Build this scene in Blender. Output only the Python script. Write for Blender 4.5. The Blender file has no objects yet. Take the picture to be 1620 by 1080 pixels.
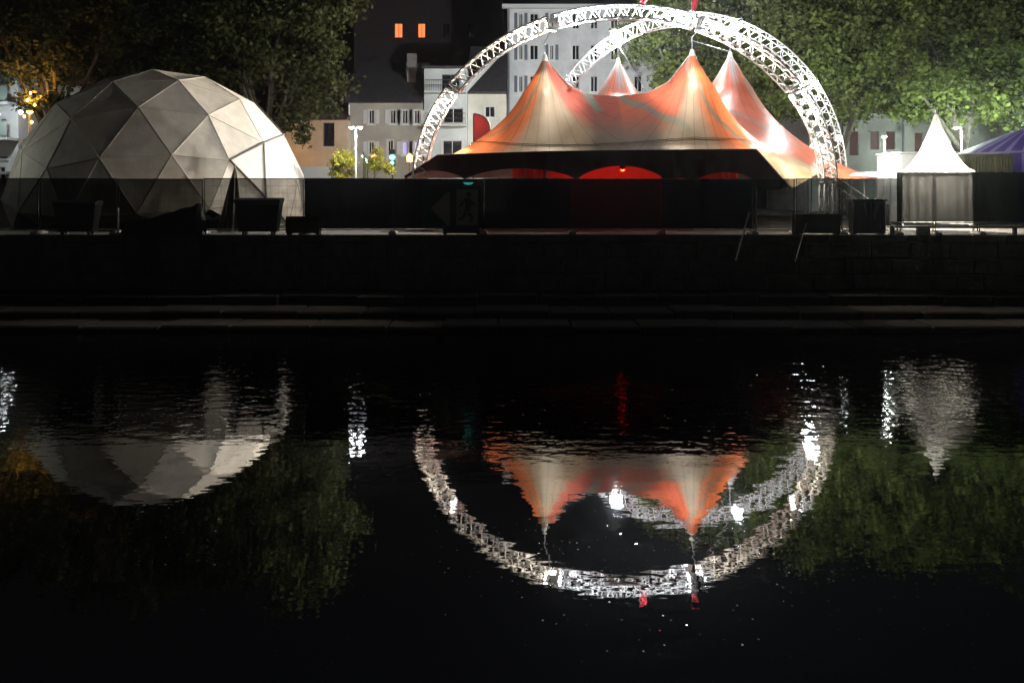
import bpy, math, random
import numpy as np
from mathutils import Vector, Matrix

random.seed(7)
rng = np.random.default_rng(7)
SC = bpy.context.scene
COL = SC.collection
R = math.radians

# ------------------------------------------------------------------ camera, sky, sun, exposure
FPX, HY, CZ = 1170.0, 300.0, 1.6          # focal length and horizon row in photo pixels (1620 wide), eye height over the quay
WATER_Z = -2.7
cam_d = bpy.data.cameras.new('camera')
cam = bpy.data.objects.new('camera', cam_d)
COL.objects.link(cam)
cam.location = (0, 0, CZ)
cam.rotation_euler = (R(90), 0, 0)
cam_d.sensor_width = 36.0
cam_d.lens = 36.0 * FPX / 1620.0
cam_d.shift_y = (HY - 540.0) / 1620.0
cam_d.clip_start = 0.1
cam_d.clip_end = 2000
SC.camera = cam

world = bpy.data.worlds.new('World')
SC.world = world
world.use_nodes = True
wn = world.node_tree
bg = wn.nodes['Background']
sky = wn.nodes.new('ShaderNodeTexSky')
sky.sky_type = 'NISHITA'
sky.sun_disc = False
sky.sun_elevation = R(-4.0)
sky.sun_rotation = R(160)
wn.links.new(sky.outputs[0], bg.inputs[0])
bg.inputs[1].default_value = 0.15

sun_d = bpy.data.lights.new('sun', 'SUN')
sun_d.energy = 0.014
sun_d.angle = R(12)
sun_d.color = (1.0, 0.86, 0.72)
sun = bpy.data.objects.new('sun', sun_d)
COL.objects.link(sun)
sun.rotation_euler = (R(52), 0, R(20))

SC.view_settings.view_transform = 'Standard'
SC.view_settings.look = 'None'
SC.view_settings.gamma = 1.0
SC.view_settings.exposure = 0.3
SC.view_settings.use_curve_mapping = False
SC.render.engine = 'CYCLES'
SC.cycles.use_denoising = True
SC.cycles.use_adaptive_sampling = True
SC.cycles.adaptive_threshold = 0.03
SC.cycles.volume_bounces = 0
SC.cycles.max_bounces = 5
SC.cycles.diffuse_bounces = 2
SC.cycles.glossy_bounces = 3
SC.cycles.transparent_max_bounces = 8
SC.cycles.sample_clamp_indirect = 6.0
SC.cycles.caustics_reflective = False
SC.cycles.caustics_refractive = False


def P(px, py, d):
    """A point of the place from its row and column in the photograph and its distance."""
    return Vector(((px - 810.0) / FPX * d, d, CZ + (HY - py) / FPX * d))


# ------------------------------------------------------------------ materials
MATS = {}


def mat(name, color, rough=0.7, metal=0.0, noise=0.0, scale=4.0, bump=0.0, bscale=20.0, emit=None, estr=0.0,
        spec=0.5, trans=0.0, attr=None, detail=4.0, stain=0.0):
    if name in MATS:
        return MATS[name]
    m = bpy.data.materials.new(name)
    m.use_nodes = True
    nt = m.node_tree
    b = nt.nodes['Principled BSDF']
    b.inputs['Base Color'].default_value = (*color, 1)
    b.inputs['Roughness'].default_value = rough
    b.inputs['Metallic'].default_value = metal
    b.inputs['Specular IOR Level'].default_value = spec
    tc = nt.nodes.new('ShaderNodeTexCoord')
    src = None
    if attr:
        a = nt.nodes.new('ShaderNodeAttribute')
        a.attribute_name = attr
        src = a.outputs['Color']
        nt.links.new(src, b.inputs['Base Color'])
    if noise > 0:
        n = nt.nodes.new('ShaderNodeTexNoise')
        n.inputs['Scale'].default_value = scale
        n.inputs['Detail'].default_value = detail
        n.inputs['Roughness'].default_value = 0.6
        nt.links.new(tc.outputs['Object'], n.inputs['Vector'])
        mr = nt.nodes.new('ShaderNodeMapRange')
        mr.inputs[1].default_value = 0.3
        mr.inputs[2].default_value = 0.7
        mr.inputs[3].default_value = 1.0 - noise
        mr.inputs[4].default_value = 1.0 + noise * 0.6
        nt.links.new(n.outputs['Fac'], mr.inputs[0])
        mx = nt.nodes.new('ShaderNodeMix')
        mx.data_type = 'RGBA'
        mx.blend_type = 'MULTIPLY'
        mx.inputs[0].default_value = 1.0
        if src is not None:
            nt.links.new(src, mx.inputs[6])
        else:
            mx.inputs[6].default_value = (*color, 1)
        nt.links.new(mr.outputs[0], mx.inputs[7])
        out = mx.outputs[2]
        if stain > 0:
            n2 = nt.nodes.new('ShaderNodeTexNoise')
            n2.inputs['Scale'].default_value = scale * 0.23
            n2.inputs['Detail'].default_value = 6
            mp = nt.nodes.new('ShaderNodeMapping')
            mp.inputs['Scale'].default_value = (1.6, 1.6, 0.35)
            nt.links.new(tc.outputs['Object'], mp.inputs[0])
            nt.links.new(mp.outputs[0], n2.inputs['Vector'])
            mr2 = nt.nodes.new('ShaderNodeMapRange')
            mr2.inputs[1].default_value = 0.48
            mr2.inputs[2].default_value = 0.72
            mr2.inputs[3].default_value = 1.0
            mr2.inputs[4].default_value = 1.0 - stain
            nt.links.new(n2.outputs['Fac'], mr2.inputs[0])
            mx2 = nt.nodes.new('ShaderNodeMix')
            mx2.data_type = 'RGBA'
            mx2.blend_type = 'MULTIPLY'
            mx2.inputs[0].default_value = 1.0
            nt.links.new(out, mx2.inputs[6])
            nt.links.new(mr2.outputs[0], mx2.inputs[7])
            out = mx2.outputs[2]
        nt.links.new(out, b.inputs['Base Color'])
    if bump > 0:
        n = nt.nodes.new('ShaderNodeTexNoise')
        n.inputs['Scale'].default_value = bscale
        n.inputs['Detail'].default_value = 5
        nt.links.new(tc.outputs['Object'], n.inputs['Vector'])
        bp = nt.nodes.new('ShaderNodeBump')
        bp.inputs['Strength'].default_value = 1.0
        bp.inputs['Distance'].default_value = bump
        nt.links.new(n.outputs['Fac'], bp.inputs['Height'])
        nt.links.new(bp.outputs[0], b.inputs['Normal'])
    if emit:
        b.inputs['Emission Color'].default_value = (*emit, 1)
        b.inputs['Emission Strength'].default_value = estr
    if trans > 0:
        t = nt.nodes.new('ShaderNodeBsdfTranslucent')
        t.inputs['Color'].default_value = (*color, 1)
        base_in = b.inputs['Base Color']
        if base_in.is_linked:
            nt.links.new(base_in.links[0].from_socket, t.inputs['Color'])
        ms = nt.nodes.new('ShaderNodeMixShader')
        ms.inputs[0].default_value = trans
        nt.links.new(b.outputs[0], ms.inputs[1])
        nt.links.new(t.outputs[0], ms.inputs[2])
        nt.links.new(ms.outputs[0], nt.nodes['Material Output'].inputs['Surface'])
    MATS[name] = m
    return m


def emitter(name, color, strength):
    return mat(name, (0.8, 0.8, 0.8), emit=color, estr=strength)


M_STEEL = mat('galvanised steel', (0.42, 0.42, 0.43), 0.45, 0.5, noise=0.25, scale=6)
M_ALU = mat('truss aluminium', (0.85, 0.85, 0.85), 0.45, 0.2, noise=0.15, scale=3)
M_HOUSE = mat('pale lamp housing', (0.55, 0.55, 0.55), 0.5, 0.2)
M_BLACK = mat('black plastic', (0.018, 0.018, 0.02), 0.55)
M_DARKMETAL = mat('dark metal', (0.05, 0.05, 0.055), 0.5, 0.3)
M_CONCRETE = mat('concrete', (0.38, 0.36, 0.33), 0.9, noise=0.35, scale=5, bump=0.01, bscale=30)
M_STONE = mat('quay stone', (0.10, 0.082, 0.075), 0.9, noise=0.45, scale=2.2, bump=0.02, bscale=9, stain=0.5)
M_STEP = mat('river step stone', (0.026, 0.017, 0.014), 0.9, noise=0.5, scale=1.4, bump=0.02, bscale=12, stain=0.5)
M_GROUND = mat('quay gravel', (0.13, 0.12, 0.105), 0.95, noise=0.4, scale=2.0, bump=0.01, bscale=40)
M_LENSW = emitter('white lamp lens', (0.93, 0.97, 1.0), 60)
M_LENSB = emitter('brilliant lamp lens', (0.93, 0.97, 1.0), 400)
M_LENSWARM = emitter('warm lamp lens', (1.0, 0.9, 0.74), 60)


# ------------------------------------------------------------------ mesh helpers
class MB:
    def __init__(s):
        s.v, s.f = [], []

    def add(s, v, f):
        o = len(s.v)
        s.v += [tuple(p) for p in v]
        s.f += [tuple(i + o for i in q) for q in f]
        return s

    def box(s, x0, x1, y0, y1, z0, z1):
        v = [(x, y, z) for z in (z0, z1) for y in (y0, y1) for x in (x0, x1)]
        return s.add(v, [(0, 2, 3, 1), (4, 5, 7, 6), (0, 1, 5, 4), (1, 3, 7, 5), (3, 2, 6, 7), (2, 0, 4, 6)])

    def bbox(s, x0, x1, y0, y1, z0, z1, b=0.02):
        """A box with chamfered edges."""
        cx, cy, cz = (x0 + x1) / 2, (y0 + y1) / 2, (z0 + z1) / 2
        hx, hy, hz = (x1 - x0) / 2, (y1 - y0) / 2, (z1 - z0) / 2
        b = min(b, hx * 0.9, hy * 0.9, hz * 0.9)
        v, idx = [], {}
        for sx in (-1, 1):
            for sy in (-1, 1):
                for sz in (-1, 1):
                    for ax in range(3):
                        p = [cx + sx * (hx - b), cy + sy * (hy - b), cz + sz * (hz - b)]
                        p[ax] += b * (sx, sy, sz)[ax]
                        idx[(sx, sy, sz, ax)] = len(v)
                        v.append(p)
        f = []
        for ax in range(3):
            a1, a2 = (ax + 1) % 3, (ax + 2) % 3
            for sg in (-1, 1):
                q = []
                for u, w in ((-1, -1), (1, -1), (1, 1), (-1, 1)):
                    t = [0, 0, 0]
                    t[ax], t[a1], t[a2] = sg, u, w
                    q.append(idx[(*t, ax)])
                f.append(q if sg > 0 else q[::-1])
            for u in (-1, 1):
                for w in (-1, 1):
                    t0, t1 = [0, 0, 0], [0, 0, 0]
                    t0[ax], t1[ax] = -1, 1
                    t0[a1] = t1[a1] = u
                    t0[a2] = t1[a2] = w
                    f.append([idx[(*t0, a1)], idx[(*t1, a1)], idx[(*t1, a2)], idx[(*t0, a2)]])
        for sx in (-1, 1):
            for sy in (-1, 1):
                for sz in (-1, 1):
                    f.append([idx[(sx, sy, sz, k)] for k in range(3)])
        return s.add(v, f)

    def tube(s, pts, rad, n=8, cap=True):
        pts = [Vector(p) for p in pts]
        rads = rad if isinstance(rad, (list, tuple)) else [rad] * len(pts)
        up = Vector((0, 0, 1))
        v, f = [], []
        prev = None
        for i, p in enumerate(pts):
            a = pts[max(i - 1, 0)]
            b = pts[min(i + 1, len(pts) - 1)]
            t = (b - a).normalized()
            if prev is None:
                x = t.cross(up)
                if x.length < 1e-3:
                    x = t.cross(Vector((1, 0, 0)))
                x.normalize()
            else:
                x = (prev - t * prev.dot(t)).normalized()
            prev = x
            y = t.cross(x)
            for k in range(n):
                an = 2 * math.pi * k / n
                v.append(p + (x * math.cos(an) + y * math.sin(an)) * rads[i])
        for i in range(len(pts) - 1):
            for k in range(n):
                k2 = (k + 1) % n
                f.append((i * n + k, i * n + k2, (i + 1) * n + k2, (i + 1) * n + k))
        if cap:
            f.append(tuple(range(n))[::-1])
            f.append(tuple((len(pts) - 1) * n + k for k in range(n)))
        return s.add(v, f)

    def prism(s, poly, y0, y1):
        """poly of (x, z), extruded along y."""
        n = len(poly)
        v = [(x, y0, z) for x, z in poly] + [(x, y1, z) for x, z in poly]
        f = [tuple(range(n)), tuple(range(2 * n - 1, n - 1, -1))]
        f += [(i, i + n, (i + 1) % n + n, (i + 1) % n) for i in range(n)]
        return s.add(v, f)

    def prism_x(s, poly, x0, x1):
        """poly of (y, z), extruded along x."""
        n = len(poly)
        v = [(x0, y, z) for y, z in poly] + [(x1, y, z) for y, z in poly]
        f = [tuple(range(n)), tuple(range(2 * n - 1, n - 1, -1))]
        f += [(i, (i + 1) % n, (i + 1) % n + n, i + n) for i in range(n)]
        return s.add(v, f)

    def lathe(s, prof, c=(0, 0, 0), n=16):
        v, f = [], []
        for r, z in prof:
            for k in range(n):
                a = 2 * math.pi * k / n
                v.append((c[0] + r * math.cos(a), c[1] + r * math.sin(a), c[2] + z))
        for i in range(len(prof) - 1):
            for k in range(n):
                k2 = (k + 1) % n
                f.append((i * n + k, i * n + k2, (i + 1) * n + k2, (i + 1) * n + k))
        return s.add(v, f)

    def build(s, name, m, parent=None, smooth=False):
        me = bpy.data.meshes.new(name)
        me.from_pydata(s.v, [], s.f)
        me.update()
        if smooth:
            me.polygons.foreach_set('use_smooth', [True] * len(me.polygons))
        me.materials.append(m)
        o = bpy.data.objects.new(name, me)
        COL.objects.link(o)
        if parent is not None:
            o.parent = parent
            o.matrix_parent_inverse = parent.matrix_world.inverted() if parent.type != 'EMPTY' else Matrix.Translation(-parent.location)
        return o


def tag(o, label=None, cat=None, group=None, kind=None):
    if label:
        o['label'] = label
    if cat:
        o['category'] = cat
    if group:
        o['group'] = group
    if kind:
        o['kind'] = kind
    return o


def thing(name, label, cat, loc=(0, 0, 0), group=None):
    o = bpy.data.objects.new(name, None)
    o.empty_display_size = 0.3
    COL.objects.link(o)
    o.location = loc
    return tag(o, label, cat, group)


def local(o, parent):
    """Parent o, whose mesh is already in the parent's own coordinates."""
    o.parent = parent
    return o


def light(name, loc, energy, color, radius=0.12, target=None, cone=90, blend=0.4, parent=None):
    d = bpy.data.lights.new(name, 'SPOT' if target is not None else 'POINT')
    d.energy = energy
    d.color = color
    d.shadow_soft_size = radius
    o = bpy.data.objects.new(name, d)
    COL.objects.link(o)
    o.location = loc
    if target is not None:
        d.spot_size = R(cone)
        d.spot_blend = blend
        o.rotation_euler = (Vector(target) - Vector(loc)).to_track_quat('-Z', 'Y').to_euler()
    if parent is not None:
        o.parent = parent
        o.matrix_parent_inverse = Matrix.Translation(-parent.location)
    return o


# ------------------------------------------------------------------ water
def make_water():
    w = MB().add([(-160, 0.6, WATER_Z), (160, 0.6, WATER_Z), (160, 27.0, WATER_Z), (-160, 27.0, WATER_Z)], [(0, 1, 2, 3)])
    m = bpy.data.materials.new('river water')
    m.use_nodes = True
    nt = m.node_tree
    N, L = nt.nodes, nt.links
    b = N['Principled BSDF']
    b.inputs['Base Color'].default_value = (0.004, 0.003, 0.005, 1)
    b.inputs['Roughness'].default_value = 0.018
    b.inputs['IOR'].default_value = 5.2
    b.inputs['Specular IOR Level'].default_value = 0.5
    geo = N.new('ShaderNodeNewGeometry')
    sep = N.new('ShaderNodeSeparateXYZ')
    L.new(geo.outputs['Position'], sep.inputs[0])

    def math_(op, a, c=None, clamp=False):
        n = N.new('ShaderNodeMath')
        n.operation = op
        n.use_clamp = clamp
        for i, v in enumerate((a, c)):
            if v is None:
                continue
            if isinstance(v, (int, float)):
                n.inputs[i].default_value = v
            else:
                L.new(v, n.inputs[i])
        return n.outputs[0]

    def noise(scale, detail, stretch=(1, 1, 1), rough=0.5):
        mp = N.new('ShaderNodeMapping')
        mp.inputs['Scale'].default_value = stretch
        L.new(geo.outputs['Position'], mp.inputs[0])
        n = N.new('ShaderNodeTexNoise')
        n.inputs['Scale'].default_value = scale
        n.inputs['Detail'].default_value = detail
        n.inputs['Roughness'].default_value = rough
        L.new(mp.outputs[0], n.inputs['Vector'])
        return n.outputs['Fac']

    def rng_(v, a, c, lo, hi, smooth=True):
        n = N.new('ShaderNodeMapRange')
        n.interpolation_type = 'SMOOTHSTEP' if smooth else 'LINEAR'
        n.inputs[1].default_value, n.inputs[2].default_value = a, c
        n.inputs[3].default_value, n.inputs[4].default_value = lo, hi
        L.new(v, n.inputs[0])
        return n.outputs[0]

    # a breeze ruffles the water under the far bank; it lies calm nearer by
    wob = noise(0.16, 4)
    yy = math_('ADD', sep.outputs['Y'], math_('MULTIPLY', wob, 7.0))
    breeze = rng_(yy, 14.0, 22.0, 0.0, 1.0)
    fine = noise(5.0, 2.0, (0.8, 1.2, 1))
    mid = noise(2.2, 2.0, (0.55, 1.8, 1))
    swell = noise(0.9, 1.0, (0.35, 1.6, 1))
    h = math_('MULTIPLY', fine, math_('ADD', math_('MULTIPLY', breeze, 0.014), 0.00045))
    h = math_('ADD', h, math_('MULTIPLY', mid, math_('ADD', math_('MULTIPLY', breeze, 0.012), 0.0014)))
    h = math_('ADD', h, math_('MULTIPLY', swell, 0.0014))
    bp = N.new('ShaderNodeBump')
    bp.inputs['Strength'].default_value = 1.0
    bp.inputs['Distance'].default_value = 1.0
    L.new(h, bp.inputs['Height'])
    # small tilted wavelets here and there catch the lamps as single glints
    mp = N.new('ShaderNodeMapping')
    mp.inputs['Scale'].default_value = (1.0, 1.0, 1)
    L.new(geo.outputs['Position'], mp.inputs[0])
    vo = N.new('ShaderNodeTexVoronoi')
    vo.inputs['Scale'].default_value = 12.0
    vo.inputs['Randomness'].default_value = 1.0
    L.new(mp.outputs[0], vo.inputs['Vector'])
    spot = rng_(vo.outputs['Distance'], 0.12, 0.17, 1.0, 0.0)
    near = math_('MAXIMUM', rng_(sep.outputs['Y'], 8.6, 10.5, 1.0, 0.0), breeze)
    spot = math_('MULTIPLY', spot, near)
    k = math_('MULTIPLY', spot, math_('ADD', math_('MULTIPLY', breeze, 0.17), 0.13))
    sub = N.new('ShaderNodeVectorMath')
    sub.operation = 'SUBTRACT'
    L.new(vo.outputs['Color'], sub.inputs[0])
    sub.inputs[1].default_value = (.5, .5, .5)
    mul = N.new('ShaderNodeVectorMath')
    mul.operation = 'MULTIPLY'
    L.new(sub.outputs[0], mul.inputs[0])
    cmb = N.new('ShaderNodeCombineXYZ')
    L.new(k, cmb.inputs[0])
    L.new(k, cmb.inputs[1])
    L.new(cmb.outputs[0], mul.inputs[1])
    add = N.new('ShaderNodeVectorMath')
    add.operation = 'ADD'
    L.new(bp.outputs[0], add.inputs[0])
    L.new(mul.outputs[0], add.inputs[1])
    nor = N.new('ShaderNodeVectorMath')
    nor.operation = 'NORMALIZE'
    L.new(add.outputs[0], nor.inputs[0])
    L.new(nor.outputs[0], b.inputs['Normal'])
    o = w.build('water', m)
    tag(o, kind='structure')


make_water()

# ------------------------------------------------------------------ ground, quay, steps
QY = 25.9
g = MB().add([(-400, QY + 0.4, 0), (400, QY + 0.4, 0), (400, 700, 0), (-400, 700, 0)], [(0, 1, 2, 3)])
tag(g.build('ground', M_GROUND), kind='structure')
nb = MB().box(-60, 60, -40, 1.0, -3.2, 0.0)
tag(nb.build('near_bank', M_GROUND), kind='structure')

qw = thing('quay_wall', 'dark stone quay wall with low steps at the river edge under the fence', 'quay wall', (0, QY, 0))
MB().box(-60, 60, QY + 0.03, QY + 0.5, -3.2, -0.26).build('wall', M_STONE, qw)
x = -22.0
k = 0
while x < 22:
    wd = random.uniform(1.1, 1.7)
    MB().bbox(x + 0.006, x + wd - 0.006, QY - 0.07 + random.uniform(-.012, .012), QY + 0.42, -0.255, 0.004 + random.uniform(0, .012), 0.025) \
        .build('coping_stone', M_STONE, qw)
    x += wd
# rows of wall blocks, joints recessed
for row in range(3):
    z1 = -0.275 - row * 0.56
    z0 = z1 - 0.535
    x = -22.0 + random.uniform(-.5, 0)
    while x < 22:
        wd = random.uniform(0.9, 1.8)
        MB().bbox(x + 0.01, x + wd - 0.01, QY - random.uniform(0, .03), QY + 0.1, z0, z1, 0.03).build('wall_block', M_STONE, qw)
        x += wd
# three worn steps down to the water
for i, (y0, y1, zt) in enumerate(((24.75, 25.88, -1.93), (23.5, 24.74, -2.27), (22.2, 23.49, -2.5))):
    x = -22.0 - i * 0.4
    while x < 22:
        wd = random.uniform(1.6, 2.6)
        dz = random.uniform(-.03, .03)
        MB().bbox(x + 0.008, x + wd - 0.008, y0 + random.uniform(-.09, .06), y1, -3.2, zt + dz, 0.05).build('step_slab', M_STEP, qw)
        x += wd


# ------------------------------------------------------------------ buildings
M_GLASS = mat('dark window glass', (0.012, 0.014, 0.018), 0.08, spec=0.6)
M_FRAME = mat('white window frame', (0.62, 0.62, 0.6), 0.5)
M_SHUT = mat('blue grey shutter', (0.10, 0.12, 0.15), 0.6)
M_SHUTM = mat('maroon shutter', (0.13, 0.035, 0.045), 0.6)
M_SHUTW = mat('pale shutter', (0.55, 0.55, 0.52), 0.6)
M_ROOF = mat('dark slate roof', (0.04, 0.036, 0.04), 0.7, noise=0.4, scale=3, bump=0.02, bscale=14)
M_TILE = mat('old roof tile', (0.12, 0.06, 0.045), 0.8, noise=0.4, scale=3, bump=0.02, bscale=14)
M_PURPLE = emitter('purple lit window', (0.2, 0.06, 0.9), 0.5)
M_ORANGE = emitter('orange lit window', (1.0, 0.17, 0.012), 1.3)


def holed_wall(mb, x0, x1, z0, z1, y0, y1, holes):
    xs = sorted({x0, x1, *[h[0] for h in holes], *[h[1] for h in holes]})
    zs = sorted({z0, z1, *[h[2] for h in holes], *[h[3] for h in holes]})
    for i in range(len(xs) - 1):
        a, b = xs[i], xs[i + 1]
        run = None
        for j in range(len(zs) - 1):
            c, d = zs[j], zs[j + 1]
            mx, mz = (a + b) / 2, (c + d) / 2
            hole = any(h[0] < mx < h[1] and h[2] < mz < h[3] for h in holes)
            if hole:
                if run:
                    mb.box(a, b, y0, y1, *run)
                run = None
            else:
                run = (run[0], d) if run else (c, d)
        if run:
            mb.box(a, b, y0, y1, *run)


def window(par, x0, x1, z0, z1, y, frame=M_FRAME, pane=M_GLASS, shutters=None, sill=True, bars=1, trim=0.0):
    """A window in an opening whose wall face lies at y."""
    t = 0.07
    fm = MB()
    yy = y + 0.12
    fm.box(x0 + .002, x0 + t, yy, yy + 0.06, z0, z1).box(x1 - t, x1 - .002, yy, yy + 0.06, z0, z1)
    fm.box(x0 + t, x1 - t, yy, yy + 0.06, z1 - t, z1 - .002).box(x0 + t, x1 - t, yy, yy + 0.06, z0 + .002, z0 + t)
    for i in range(bars):
        cx = x0 + (x1 - x0) * (i + 1) / (bars + 1)
        fm.box(cx - 0.025, cx + 0.025, yy + .004, yy + 0.05, z0 + t, z1 - t)
    if trim > 0:
        ty = y - 0.03
        fm.box(x0 - trim, x0, ty, y + .1, z0 - trim, z1 + trim).box(x1, x1 + trim, ty, y + .1, z0 - trim, z1 + trim)
        fm.box(x0, x1, ty, y + .1, z1, z1 + trim).box(x0, x1, ty, y + .1, z0 - trim, z0)
    w = fm.build('window', frame, par)
    MB().box(x0 + t * .5, x1 - t * .5, yy + 0.02, yy + 0.035, z0 + t * .5, z1 - t * .5).build('pane', pane, w)
    if shutters:
        wd = (x1 - x0) * 0.7
        for sx in (-1, 1):
            a, b = (x0 - trim - wd - .03, x0 - trim - .03) if sx < 0 else (x1 + trim + .03, x1 + trim + wd + .03)
            sm = MB().box(a, b, y - 0.05, y - 0.012, z0, z1)
            nz = int((z1 - z0) / 0.16)
            for q in range(nz):
                zz = z0 + (q + .5) * (z1 - z0) / nz
                sm.box(a + .05, b - .05, y - 0.066, y - 0.05, zz - .04, zz + .03)
            sm.build('shutter', shutters, w)
    if sill:
        MB().box(x0 - trim - .08, x1 + trim + .08, y - 0.1, y + 0.02 if trim == 0 else y - 0.032, z0 - trim - .09, z0 - trim - .004).build('sill', M_FRAME, w)
    return w


def pxrect(r, d):
    a, b = P(r[0], r[1], d), P(r[2], r[3], d)
    return (a.x, b.x, b.z, a.z)


def facade(name, label, px0, px1, py_top, d, depth, wall_m, wins, roof=None, z_bot=0.0):
    """A building whose front lies at distance d; wins: list of (px rect, options)."""
    x0, x1 = P(px0, 0, d).x, P(px1, 0, d).x
    zt = P(0, py_top, d).z
    th = thing(name, label, 'building', ((x0 + x1) / 2, d, 0))
    holes = []
    for r, o in wins:
        holes.append(pxrect(r, d))
    w = MB()
    holed_wall(w, x0, x1, z_bot, zt, d, d + 0.35, holes)
    w.box(x0, x0 + 0.35, d + 0.352, d + depth, z_bot, zt).box(x1 - 0.35, x1, d + 0.352, d + depth, z_bot, zt)
    w.box(x0 + .351, x1 - .351, d + depth - 0.35, d + depth, z_bot, zt)
    w.box(x0 + .351, x1 - .351, d + 0.36, d + depth - .36, zt - 0.3, zt - 0.02)
    w.build('wall', wall_m, th)
    # black sheet standing in for the darkness of rooms behind the glass
    MB().box(x0 + .4, x1 - .4, d + 1.2, d + 1.3, z_bot + .02, zt - .4).build('dark_backing', M_BLACK, th)
    for (r, o), h in zip(wins, holes):
        window(th, *h, d, **o)
    return th, x0, x1, zt


def wall_mat(name, c):
    return mat(name, c, 0.9, noise=0.18, scale=0.8, bump=0.006, bscale=18, stain=0.3)


# tall pale block behind the arches
tall_d = 62.0
wins = []
cols = [(817, 831), (838, 852), (866, 880), (905, 917), (934, 946), (966, 978), (1003, 1016), (1040, 1053)]
for ri, (ya, yb) in enumerate(((21, 46), (71, 95), (120, 146), (170, 196), (218, 242))):
    for ci, (xa, xb) in enumerate(cols):
        w4 = (xb - xa)
        o = dict(shutters=M_SHUT if ci != 1 else None, bars=1, trim=0.08)
        if ci in (0, 2):
            wins.append(((xa + w4 * .25, ya, xb - w4 * .25, yb), o))
        else:
            wins.append(((xa, ya, xb, yb), dict(bars=1, trim=0.08)))
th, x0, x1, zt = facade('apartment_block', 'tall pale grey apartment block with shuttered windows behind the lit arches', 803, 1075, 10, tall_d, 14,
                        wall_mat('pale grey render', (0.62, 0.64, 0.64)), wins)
c = MB().box(x0 - 0.45, x1 + 0.3, tall_d - 0.5, tall_d - 0.002, zt - 0.25, zt + 0.05)
c.build('cornice', mat('cornice', (0.55, 0.56, 0.56), .8), th)
MB().prism_x([(tall_d - 0.6, zt + 0.052), (tall_d + 7, zt + 3.2), (tall_d + 14.3, zt + 0.052)], x0 - .4, x1 + .4).build('roof', M_ROOF, th)
MB().tube([(x0 + .12, tall_d - .12, 0), (x0 + .12, tall_d - .12, zt - .3), (x0 - .3, tall_d - .42, zt - .05)], 0.07, 6).build('downpipe', M_STEEL, th)

# white house with terraces
d = 58.0
wins = [((699, 118, 727, 144), dict(bars=1, sill=False, frame=mat('dark frame', (0.05, 0.06, 0.06), .5))),
        ((701, 171, 733, 195), dict(bars=1, sill=False, trim=0.12)), ((700, 222, 731, 250), dict(bars=1, sill=False, trim=.1))]
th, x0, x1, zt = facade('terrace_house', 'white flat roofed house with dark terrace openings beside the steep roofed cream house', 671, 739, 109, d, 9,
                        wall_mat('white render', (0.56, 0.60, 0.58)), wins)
MB().box(x0 - .15, x1 + .1, d - 0.2, d + 9.1, zt + .003, zt + 0.2).build('roof', M_ROOF, th)
for yy in (146, 198):
    a, b = P(672, yy, d), P(738, yy, d)
    bal = MB().box(a.x + .05, b.x, d - 0.9, d - 0.002, a.z - 0.14, a.z).build('balcony', mat('balcony slab', (0.5, 0.52, 0.52), .8), th)
    rl = MB()
    zz = a.z
    for q in range(2):
        rl.tube([(a.x + .1, d - .85, zz + .45 + q * .4), (b.x - .05, d - .85, zz + .45 + q * .4)], 0.025, 5)
    nbar = 18
    for q in range(nbar + 1):
        xx = a.x + .1 + (b.x - a.x - .15) * q / nbar
        rl.tube([(xx, d - .85, zz), (xx, d - .85, zz + .85)], 0.012, 4)
    rl.build('railing', M_DARKMETAL, bal)

wins = [((767, 168, 783, 186), dict(bars=1, trim=0.06)), ((765, 214, 784, 240), dict(bars=1))]
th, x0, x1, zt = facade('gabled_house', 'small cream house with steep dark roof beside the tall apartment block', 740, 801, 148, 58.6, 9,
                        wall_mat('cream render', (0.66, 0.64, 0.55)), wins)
MB().prism_x([(58.3, zt - .05), (58.3, zt + .1), (63.1, zt + 4.6), (67.9, zt + .1), (67.9, zt - .05)], x0 - .05, x1 - .02).build('roof', M_ROOF, th)
zg = zt
MB().prism([(x0 - .6, zg + 0.02), (x0 - .06, zg + .02), (x0 + 2.3, zg + 2.6), (x0 + 2.3, zg + 2.9)], 58.05, 58.28).build('gable_trim', wall_mat('white render', (0.56, 0.60, 0.58)), th)

# beige two storey house
d = 58.0
wins = []
for xa in (581, 615, 634, 653):
    wins.append(((xa + 2, 174, xa + 11, 196), dict(shutters=M_SHUTW, trim=.05)))
for xa, p in ((581, M_GLASS), (634, M_PURPLE), (653, M_PURPLE)):
    wins.append(((xa + 2, 224, xa + 11, 245), dict(pane=p, shutters=M_SHUTW, trim=.05)))
wins.append(((613, 222, 622, 272), dict(pane=M_GLASS, sill=False, trim=.08)))
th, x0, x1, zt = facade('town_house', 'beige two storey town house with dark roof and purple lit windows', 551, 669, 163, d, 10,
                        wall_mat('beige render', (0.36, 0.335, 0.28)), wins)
rf = MB().prism_x([(d - .4, zt + .003), (d + 5, zt + 4.0), (d + 10.4, zt + .003)], x0 - .2, x1 - .02).build('roof', M_ROOF, th)
a = P(643, 148, d + 2)
MB().bbox(a.x, a.x + .75, d + 2.2, d + 2.9, zt + 1.2, zt + 4.3, .03).build('chimney', mat('chimney render', (0.2, 0.18, 0.17), .9, noise=.3, scale=2), rf)
MB().tube([(x0 + .08, d - .1, 0), (x0 + .08, d - .1, zt - .1)], 0.06, 6).build('downpipe', M_STEEL, th)

wins = [((511, 194, 529, 232), dict(bars=0, frame=mat('brown frame', (0.10, 0.06, 0.045), .6)))]
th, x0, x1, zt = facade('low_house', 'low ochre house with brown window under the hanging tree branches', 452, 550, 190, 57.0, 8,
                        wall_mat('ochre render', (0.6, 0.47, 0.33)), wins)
MB().prism_x([(56.6, zt + .003), (61, zt + 1.6), (65.3, zt + .003)], x0 - .2, x1 - .02).build('roof', M_TILE, th)

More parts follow.
